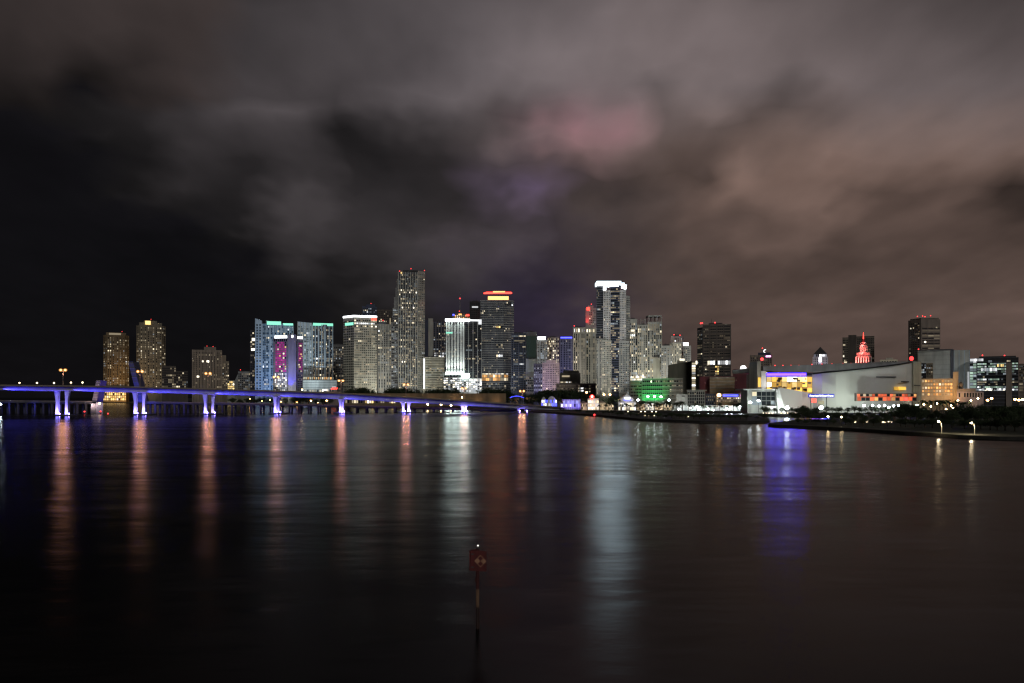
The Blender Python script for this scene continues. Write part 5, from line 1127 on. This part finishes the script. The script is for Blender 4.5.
# small lights near the water of the near park
pl = None
for i, (px, py, D) in enumerate(((763.5, 417.6, 640), (766, 417.6, 640), (768.8, 417.4, 640), (772.4, 417.6, 640), (781.4, 417.4, 640), (784.6, 417.7, 640), (787.6, 417.6, 640), (792.4, 417.5, 640), (795.6, 417.8, 640),
                                 (855, 421.9, 415), (867, 421.8, 410), (641, 412.6, 742), (645, 412.3, 740), (652, 412.2, 738), (656, 412.5, 736), (645, 417.2, 590), (648.6, 417.1, 588), (654, 417.4, 586), (688, 417.6, 560), (628, 413.0, 745), (610, 412.4, 775), (883, 421.9, 402), (885.6, 422, 402), (888.4, 421.9, 400), (891.2, 421.8, 400), (907, 421.5, 392))):
    far = D == 640
    if far: px, py, D = px, 415.2, 668
    if pl is None:
        pl = thing('bollard_light', (0, 0, 0), 'tiny white bollard light low on the dark shore', 'light', 'bollard lights on the dark shore'); b = MB(); b.box((-.12, -.12, 0), (.12, .12, .8)); b.build('post', M['darkmetal'], pl)
        b = MB(); b.ball((0, 0, 1.1), .62, 0, 6, 4, .7); b.build('lamp_head', M['lampsmall'], pl); o = pl
    else: o = copy_tree(pl)
    o.location = (X(px, D), D, max(Z(py, D) - 1.1, 1.3)); o['label'] = 'tiny white bollard light low on the dark shore'
for nm, lb, px, py, D, mat, r in (('channel_light', 'small red channel light left of the open bridge gap', 84.5, 411.6, 745, 'red', .7), ('channel_light', 'small red channel light below the bridge house', 100.6, 411.4, 748, 'red', .8),
                                  ('channel_light', 'small red channel light right of the bridge house in the gap', 108, 413.6, 740, 'red', .6), ('harbour_light', 'low red harbour light on the dark breakwater', 594.4, 414.8, 655, 'red', .8)):
    r_ = thing(nm, (X(px, D), D, 0), lb, 'light'); b = MB(); z = Z(py, D); b.tube((X(px, D), D, -2), (X(px, D), D, z - r * .6), .45, .35, 6); b.build('post', M['darkmetal'], r_)
    b = MB(); b.ball((X(px, D), D, z), r, 0, 8, 5); b.build('lamp_head', M[mat], r_)
# blue lit shelter near the tip of the park
t = Tower('shelter', 'low waterside shelter edged in blue and violet light', 'shelter', 822, 470)
b = MB(); a, c = t.pt((811, 0)), t.pt((831, 0)); b.box((a[0], a[1], 3.5), (c[0], a[1] + 4, 3.75)); b.build('roof', M['darkmetal'], t.root); b = MB()
for px in (811.5, 817.5, 824, 830.6): p = t.pt((px, .4)); b.box((p[0] - .1, p[1], 1.3), (p[0] + .1, p[1] + .2, 3.49))
b.build('post', M['darkmetal'], t.root); t.part('neon_light', 812, 824, 418.6, 419.2, 'purplesoft', -.1, .1); t.part('neon_light', 824.2, 831, 418.6, 419.2, 'blue', -.1, .1); t.done()

# ================================================================== TREES
def leaf_mat(name, c):
    m, nt, bb = newmat(name); N = nt.nodes; L = nt.links; g = N.new('ShaderNodeNewGeometry'); mr = N.new('ShaderNodeMapRange'); mr.inputs[3].default_value = .5; mr.inputs[4].default_value = 1.6
    mx = N.new('ShaderNodeMix'); mx.data_type = 'RGBA'; mx.blend_type = 'MULTIPLY'; mx.inputs[0].default_value = 1; mx.inputs[6].default_value = (*c, 1)
    L.new(g.outputs['Random Per Island'], mr.inputs[0]); L.new(mr.outputs[0], mx.inputs[7]); L.new(mx.outputs[2], bb.inputs['Base Color']); bb.inputs['Roughness'].default_value = .7
    return m
M['leaf'] = leaf_mat('foliage', (.028, .043, .016)); M['palm'] = leaf_mat('palm_frond', (.04, .055, .025)); M['bark'] = wallmat('bark', (.07, .055, .04), .9, .3, 1.5)
def tree_proto(seed, label, group, wide=1.0):
    rg = random.Random(seed); r = thing('tree', (0, 0, 0), label, 'tree', group)
    b = MB(); b.tube((0, 0, -.3), (.1, 0, 3.6), .34, .24, 7)
    tips = []
    for k in range(6):
        a = k * 1.05 + rg.random(); q = (2.0 * wide * math.cos(a), 2.0 * wide * math.sin(a), 5.4 + rg.random() * 1.6); b.tube((.1, 0, 2.8 + rg.random() * .8), q, .17, .06, 5); tips.append(q)
    b.build('trunk', M['bark'], r); b = MB()
    cl = [(q[0] * 1.2, q[1] * 1.2, q[2], 1.5 + rg.random() * .6) for q in tips] + [(rg.uniform(-1.4, 1.4) * wide, rg.uniform(-1.4, 1.4), 6.2 + rg.random() * 2.2, 1.3 + rg.random() * .7) for _ in range(8)] + [(rg.uniform(-3, 3) * wide, rg.uniform(-2.6, 2.6), 3.6 + rg.random() * 2, 1.1 + rg.random() * .5) for _ in range(7)]
    for cx, cy, cz, rad in cl:
        for _ in range(62):
            d = Vector((rg.gauss(0, 1), rg.gauss(0, 1), rg.gauss(0, .8))); d = d.normalized() * rad * (rg.random() ** .4); c = Vector((cx, cy, cz)) + d
            u = Vector((rg.gauss(0, 1), rg.gauss(0, 1), rg.gauss(0, 1))).normalized(); v = u.orthogonal().normalized(); s = .22 + rg.random() * .22
            b.face([c - u * s, c + v * s * .55, c + u * s, c - v * s * .55])
    b.build('crown', M['leaf'], r); return r
def palm_proto(seed, label, group):
    rg = random.Random(seed); r = thing('palm_tree', (0, 0, 0), label, 'palm', group); b = MB(); lx = rg.uniform(-.4, .4)
    for k in range(5): b.tube((lx * (k / 5) ** 2, 0, k * 1.5 - .2), (lx * ((k + 1) / 5) ** 2, 0, k * 1.5 + 1.32), .22 - k * .015, .2 - k * .015, 6)
    b.build('trunk', M['bark'], r); b = MB(); top = Vector((lx, 0, 7.3))
    for k in range(24):
        a = k * 2.4 + rg.random() * .4; el = rg.uniform(-.5, 1.1); L_ = 2.5 + rg.random() * .6; pr = None
        for j in range(6):
            f = j / 5; c = top + Vector((math.cos(a) * L_ * f * math.cos(el * .6), math.sin(a) * L_ * f * math.cos(el * .6), L_ * (math.sin(el) * f - .75 * f * f))); w = .62 * (1 - f * .75) * (.3 if j == 0 else 1); sd = Vector((-math.sin(a), math.cos(a), 0)) * w
            if pr:
                b.face([pr[0] - pr[1], c - sd - Vector((0, 0, w * .5)), c, pr[0]]); b.face([pr[0], c, c + sd - Vector((0, 0, w * .5)), pr[0] + pr[1]])
            pr = (c, sd)
    b.build('crown', M['palm'], r); return r
TP = {}
def plant(kind, px, ytop, D, label, group, z0=GZ, wide=1.0):
    rg = random.Random(int(px * 13 + D)); v = rg.randrange(3); k = (kind, v)
    if k not in TP: TP[k] = (tree_proto(31 + v, label, group, 1.25) if kind == 'tree' else palm_proto(51 + v, label, group)); o = TP[k]
    else: o = copy_tree(TP[k])
    o['label'] = label; o['group'] = group; h = Z(ytop, D) - z0; s = h / (9.2 if kind == 'tree' else 8.3)
    o.location = (X(px, D), D, z0); o.rotation_euler = (0, 0, rg.random() * 6.3); o.scale = (s * wide * rg.uniform(.9, 1.15), s * wide * rg.uniform(.9, 1.15), s)
rt = random.Random(5)
for px, y in ((303, 391.4), (308, 391), (350, 387.6), (355, 386.6), (361, 386.0), (366, 388), (372, 388.6), (388, 388.4), (394, 387), (399, 386.6), (404, 387.4), (410, 388.4), (416, 389), (430, 388.6), (436, 388), (442, 387.6), (448, 387.2), (455, 388), (484, 387.6), (490, 386.8), (496, 387.6), (502, 388.6), (508, 389.6)):
    plant('tree', px, y, 1230 + rt.random() * 30, 'dark round tree above the bridge deck at the foot of the tall towers', 'trees at the foot of the towers', GZ, 1.0)
for px, y in ((540, 391), (546, 389.4), (552, 388), (558, 388.4), (564, 388.8), (570, 389.6), (576, 390), (583, 393), (527, 394), (533, 393.4), (597, 394), (612, 395), (620, 396)):
    plant('tree', px, y, 985 + rt.random() * 30, 'dark broad tree behind the blue and violet waterfront pavilions', 'trees behind the pavilions', GZ, 1.15)
for i in range(34):
    px = 600 + i * 4.4 + rt.uniform(-1.5, 1.5); plant('palm', px, 400.6 + rt.random() * 4 + (1.5 if px > 690 else 0), (856 - (px - 530) * .473 if px < 640 else 803 - (px - 640) * .167) + rt.random() * 3, 'dark palm on the promenade along the marina basin', 'palms of the marina promenade', GZ, 1.3)
for px, y in ((509, 397), (515, 398), (529, 396.6), (535, 397.6), (560, 398.4), (584, 398)):
    plant('palm', px, y, 862, 'palm among the blue lights at the bridge end', 'palms at the bridge end')
for i in range(30):
    px = 764 + i * 5.6 + rt.uniform(-2, 2); plant('tree', px, 404.6 + rt.random() * 3.4, 640 + rt.random() * 12, 'leafy tree in the lamp light at the foot of the white arena', 'trees at the foot of the arena', GZ, .95)
for i in range(14):
    px = 232 + i * 7.6 + rt.uniform(-2, 2); plant('tree', px, 396.6 + rt.random() * 2.6, 1400 - (px - 232) * .9, 'dark quayside tree glimpsed under the blue bridge deck', 'quayside trees under the bridge', GZ, 1.2)
for i in range(30):
    px = 560 + i * 7 + rt.uniform(-2.5, 2.5); D = lerp([(560, 775), (600, 665), (640, 556), (700, 506), (760, 500)], px) + 6 + rt.random() * 14
    plant('tree', px, Z(0, 1) * 0 + HY + (H - 1.5 - rt.uniform(2.0, 4.2)) / D * F, D, 'low black shrub on the dark breakwater', 'shrubs on the breakwater', 1.5, 1.8)
for i in range(12):
    px = 923 + i * 4.2 + rt.uniform(-1, 1); plant('palm', px, 399.4 + rt.random() * 3, 690 + rt.random() * 14, 'palm among warm lamps below the orange garage', 'palms below the garage')
OUT = [(785, 413.5), (796, 408.5), (803, 405.6), (811, 406.4), (820, 410.4), (850, 411.6), (893, 411), (900, 404), (908, 401.4), (916, 405), (922, 409.4), (948, 409), (958, 405), (975, 404.4), (1000, 404), (1010, 405), (1040, 402.5)]
for i in range(66):
    px = 790 + i * 3.75 + rt.uniform(-1.4, 1.4); row = i % 3; D = (590, 500, 452)[row] if px > 850 else (545, 500, 468)[row]
    if px > 940: D -= 30 * row
    y = lerp(OUT, min(px, 1039)) + (0, .8, 3.4)[row] + rt.uniform(-.4, 1.6)
    plant('tree', px, y, D, 'nearly black tree of the dense wood in the near park', 'trees of the near park', 1.3, 1.0)
for i in range(26):
    px = 800 + i * 9 + rt.uniform(-3, 3); D = 432 - (px - 800) * .42 + rt.random() * 8
    plant('tree', px, 417.4 + rt.random() * 2.5, max(D, 335), 'low dark bushy tree along the near park path', 'low trees along the park path', 1.3, 1.5)

# ================================================================== DAY BEACON in the foreground
D_M = 55.0
r = thing('channel_marker', (X(477.6, D_M), D_M, 0), 'dark red channel marker with a pale diamond on a slim post in near water', 'channel marker')
x0 = X(477.6, D_M); b = MB(); b.tube((x0, D_M, -2.5), (x0, D_M, Z(607, D_M)), .125, .12, 12); b.build('lower_post', M['wetpost'], r)
b = MB(); b.tube((x0, D_M, Z(607, D_M) + .003), (x0, D_M, Z(589, D_M)), .118, .115, 12); bd = b.build('pale_band', M['palepost'], r)
b = MB(); b.tube((x0, D_M, Z(589, D_M) + .003), (x0, D_M, Z(549, D_M)), .12, .11, 12); b.tube((x0 - .14, D_M, Z(582, D_M)), (x0 - .14, D_M, Z(578, D_M)), .05, .05, 6); b.build('upper_post', M['redpost'], r)
ca, sa = math.cos(R(-9)), math.sin(R(-9)); bc = Vector((X(478.6, D_M), D_M - .17, Z(560.3, D_M)))
def bp(u, v, w=0): return Vector((bc.x + u * ca - w * sa, bc.y + u * sa + w * ca, bc.z + v))
b = MB(); hw, hh, n = .57, .70, 10
fr, bk = [], []
for u, v in ((-hw, -hh), (hw - .02, -hh - .01), (hw, hh - .03), (hw * .2, hh + .01), (-hw + .03, hh - .02)): fr.append(bp(u, v, -.02)); bk.append(bp(u, v, .02))
b.poly(fr + bk, [tuple(range(5)), tuple(reversed(range(5, 10)))] + [(i, 5 + i, 5 + (i + 1) % 5, (i + 1) % 5) for i in range(5)]); bo = b.build('board', M['redboard'], r); ROOTLOC[bo.name] = ROOTLOC[r.name]
b = MB(); s = .215
for cx, cy in ((-s, 0), (s, 0)): b.face([bp(.14 + cx + dx * s, -.01 + cy + dy * s, -.026) for dx, dy in ((0, -1), (1, 0), (0, 1), (-1, 0))])
for cx, cy in ((0, s), (0, -s)):
    for d1, d2 in (((0, 1), (1, 0)), ((-1, 0), (0, 1)), ((0, -1), (-1, 0)), ((1, 0), (0, -1))):
        p, q = Vector(d1), Vector(d2); 
        if (cy > 0 and (d1[1] < 0 or d2[1] < 0)) or (cy < 0 and (d1[1] > 0 or d2[1] > 0)): continue
        b.face([bp(.14 + cx + p.x * s, -.01 + cy + p.y * s, -.026), bp(.14 + cx + p.x * s * .72, -.01 + cy + p.y * s * .72, -.026), bp(.14 + cx + q.x * s * .72, -.01 + cy + q.y * s * .72, -.026), bp(.14 + cx + q.x * s, -.01 + cy + q.y * s, -.026)])
b.build('diamond', M['paleboard'], bo, off=ROOTLOC[r.name])
b = MB(); L2 = [(-.60, -.66, .02), (-.70, 0, .34), (-.60, .66, .02), (-.42, .66, .62), (-.42, -.66, .62)]
p0 = [bp(-.575, -.68, .03), bp(-.60, .68, .03), bp(-.30, .68, .60), bp(-.30, -.68, .60)]; p1 = [p + Vector((-.05, -.03, 0)) for p in p0]
p1[0].x -= .02; b.poly(p0 + p1, [(0,1,2,3),(7,6,5,4),(0,4,5,1),(1,5,6,2),(2,6,7,3),(3,7,4,0)]); b.build('side_board', M['redboard'], r)
b = MB(); 
for v in (-.45, .45): b.box((x0 - .45, D_M - .14, bc.z + v - .04), (x0 + .5, D_M - .10, bc.z + v + .04))
b.build('bracket', M['darkmetal'], r)
b = MB(); b.tube((x0 + .02, D_M, Z(549.2, D_M)), (x0 + .02, D_M, Z(546.6, D_M)), .06, .06, 8); ln = b.build('lantern', M['darkmetal'], r)
b = MB(); b.ball((x0 + .02, D_M, Z(545.6, D_M)), .05, 0, 10, 6, .8); b.build('lamp_head', M['markerlamp'], r)


# ------------------------------------------------------------------ camera and render
cam = bpy.data.cameras.new('camera'); cam.sensor_width = 36; cam.lens = F / 1024 * 36; cam.clip_start = .5; cam.clip_end = 40000
cam.shift_y = (HY - 341.5) / 1024
co = bpy.data.objects.new('camera', cam); col.objects.link(co); co.location = (0, 0, H); co.rotation_euler = (R(90), 0, 0)
sc.camera = co
sc.view_settings.view_transform = 'Standard'; sc.view_settings.look = 'None'; sc.view_settings.gamma = 1; sc.view_settings.exposure = 0
sc.view_settings.use_curve_mapping = False
sc.cycles.use_denoising = True; sc.cycles.use_adaptive_sampling = False; sc.cycles.filter_width = 1.3; sc.cycles.max_bounces = 4; sc.cycles.diffuse_bounces = 2; sc.cycles.glossy_bounces = 2
sc.cycles.sample_clamp_indirect = 3; sc.cycles.use_light_tree = True
sc.cycles.caustics_reflective = False; sc.cycles.caustics_refractive = False
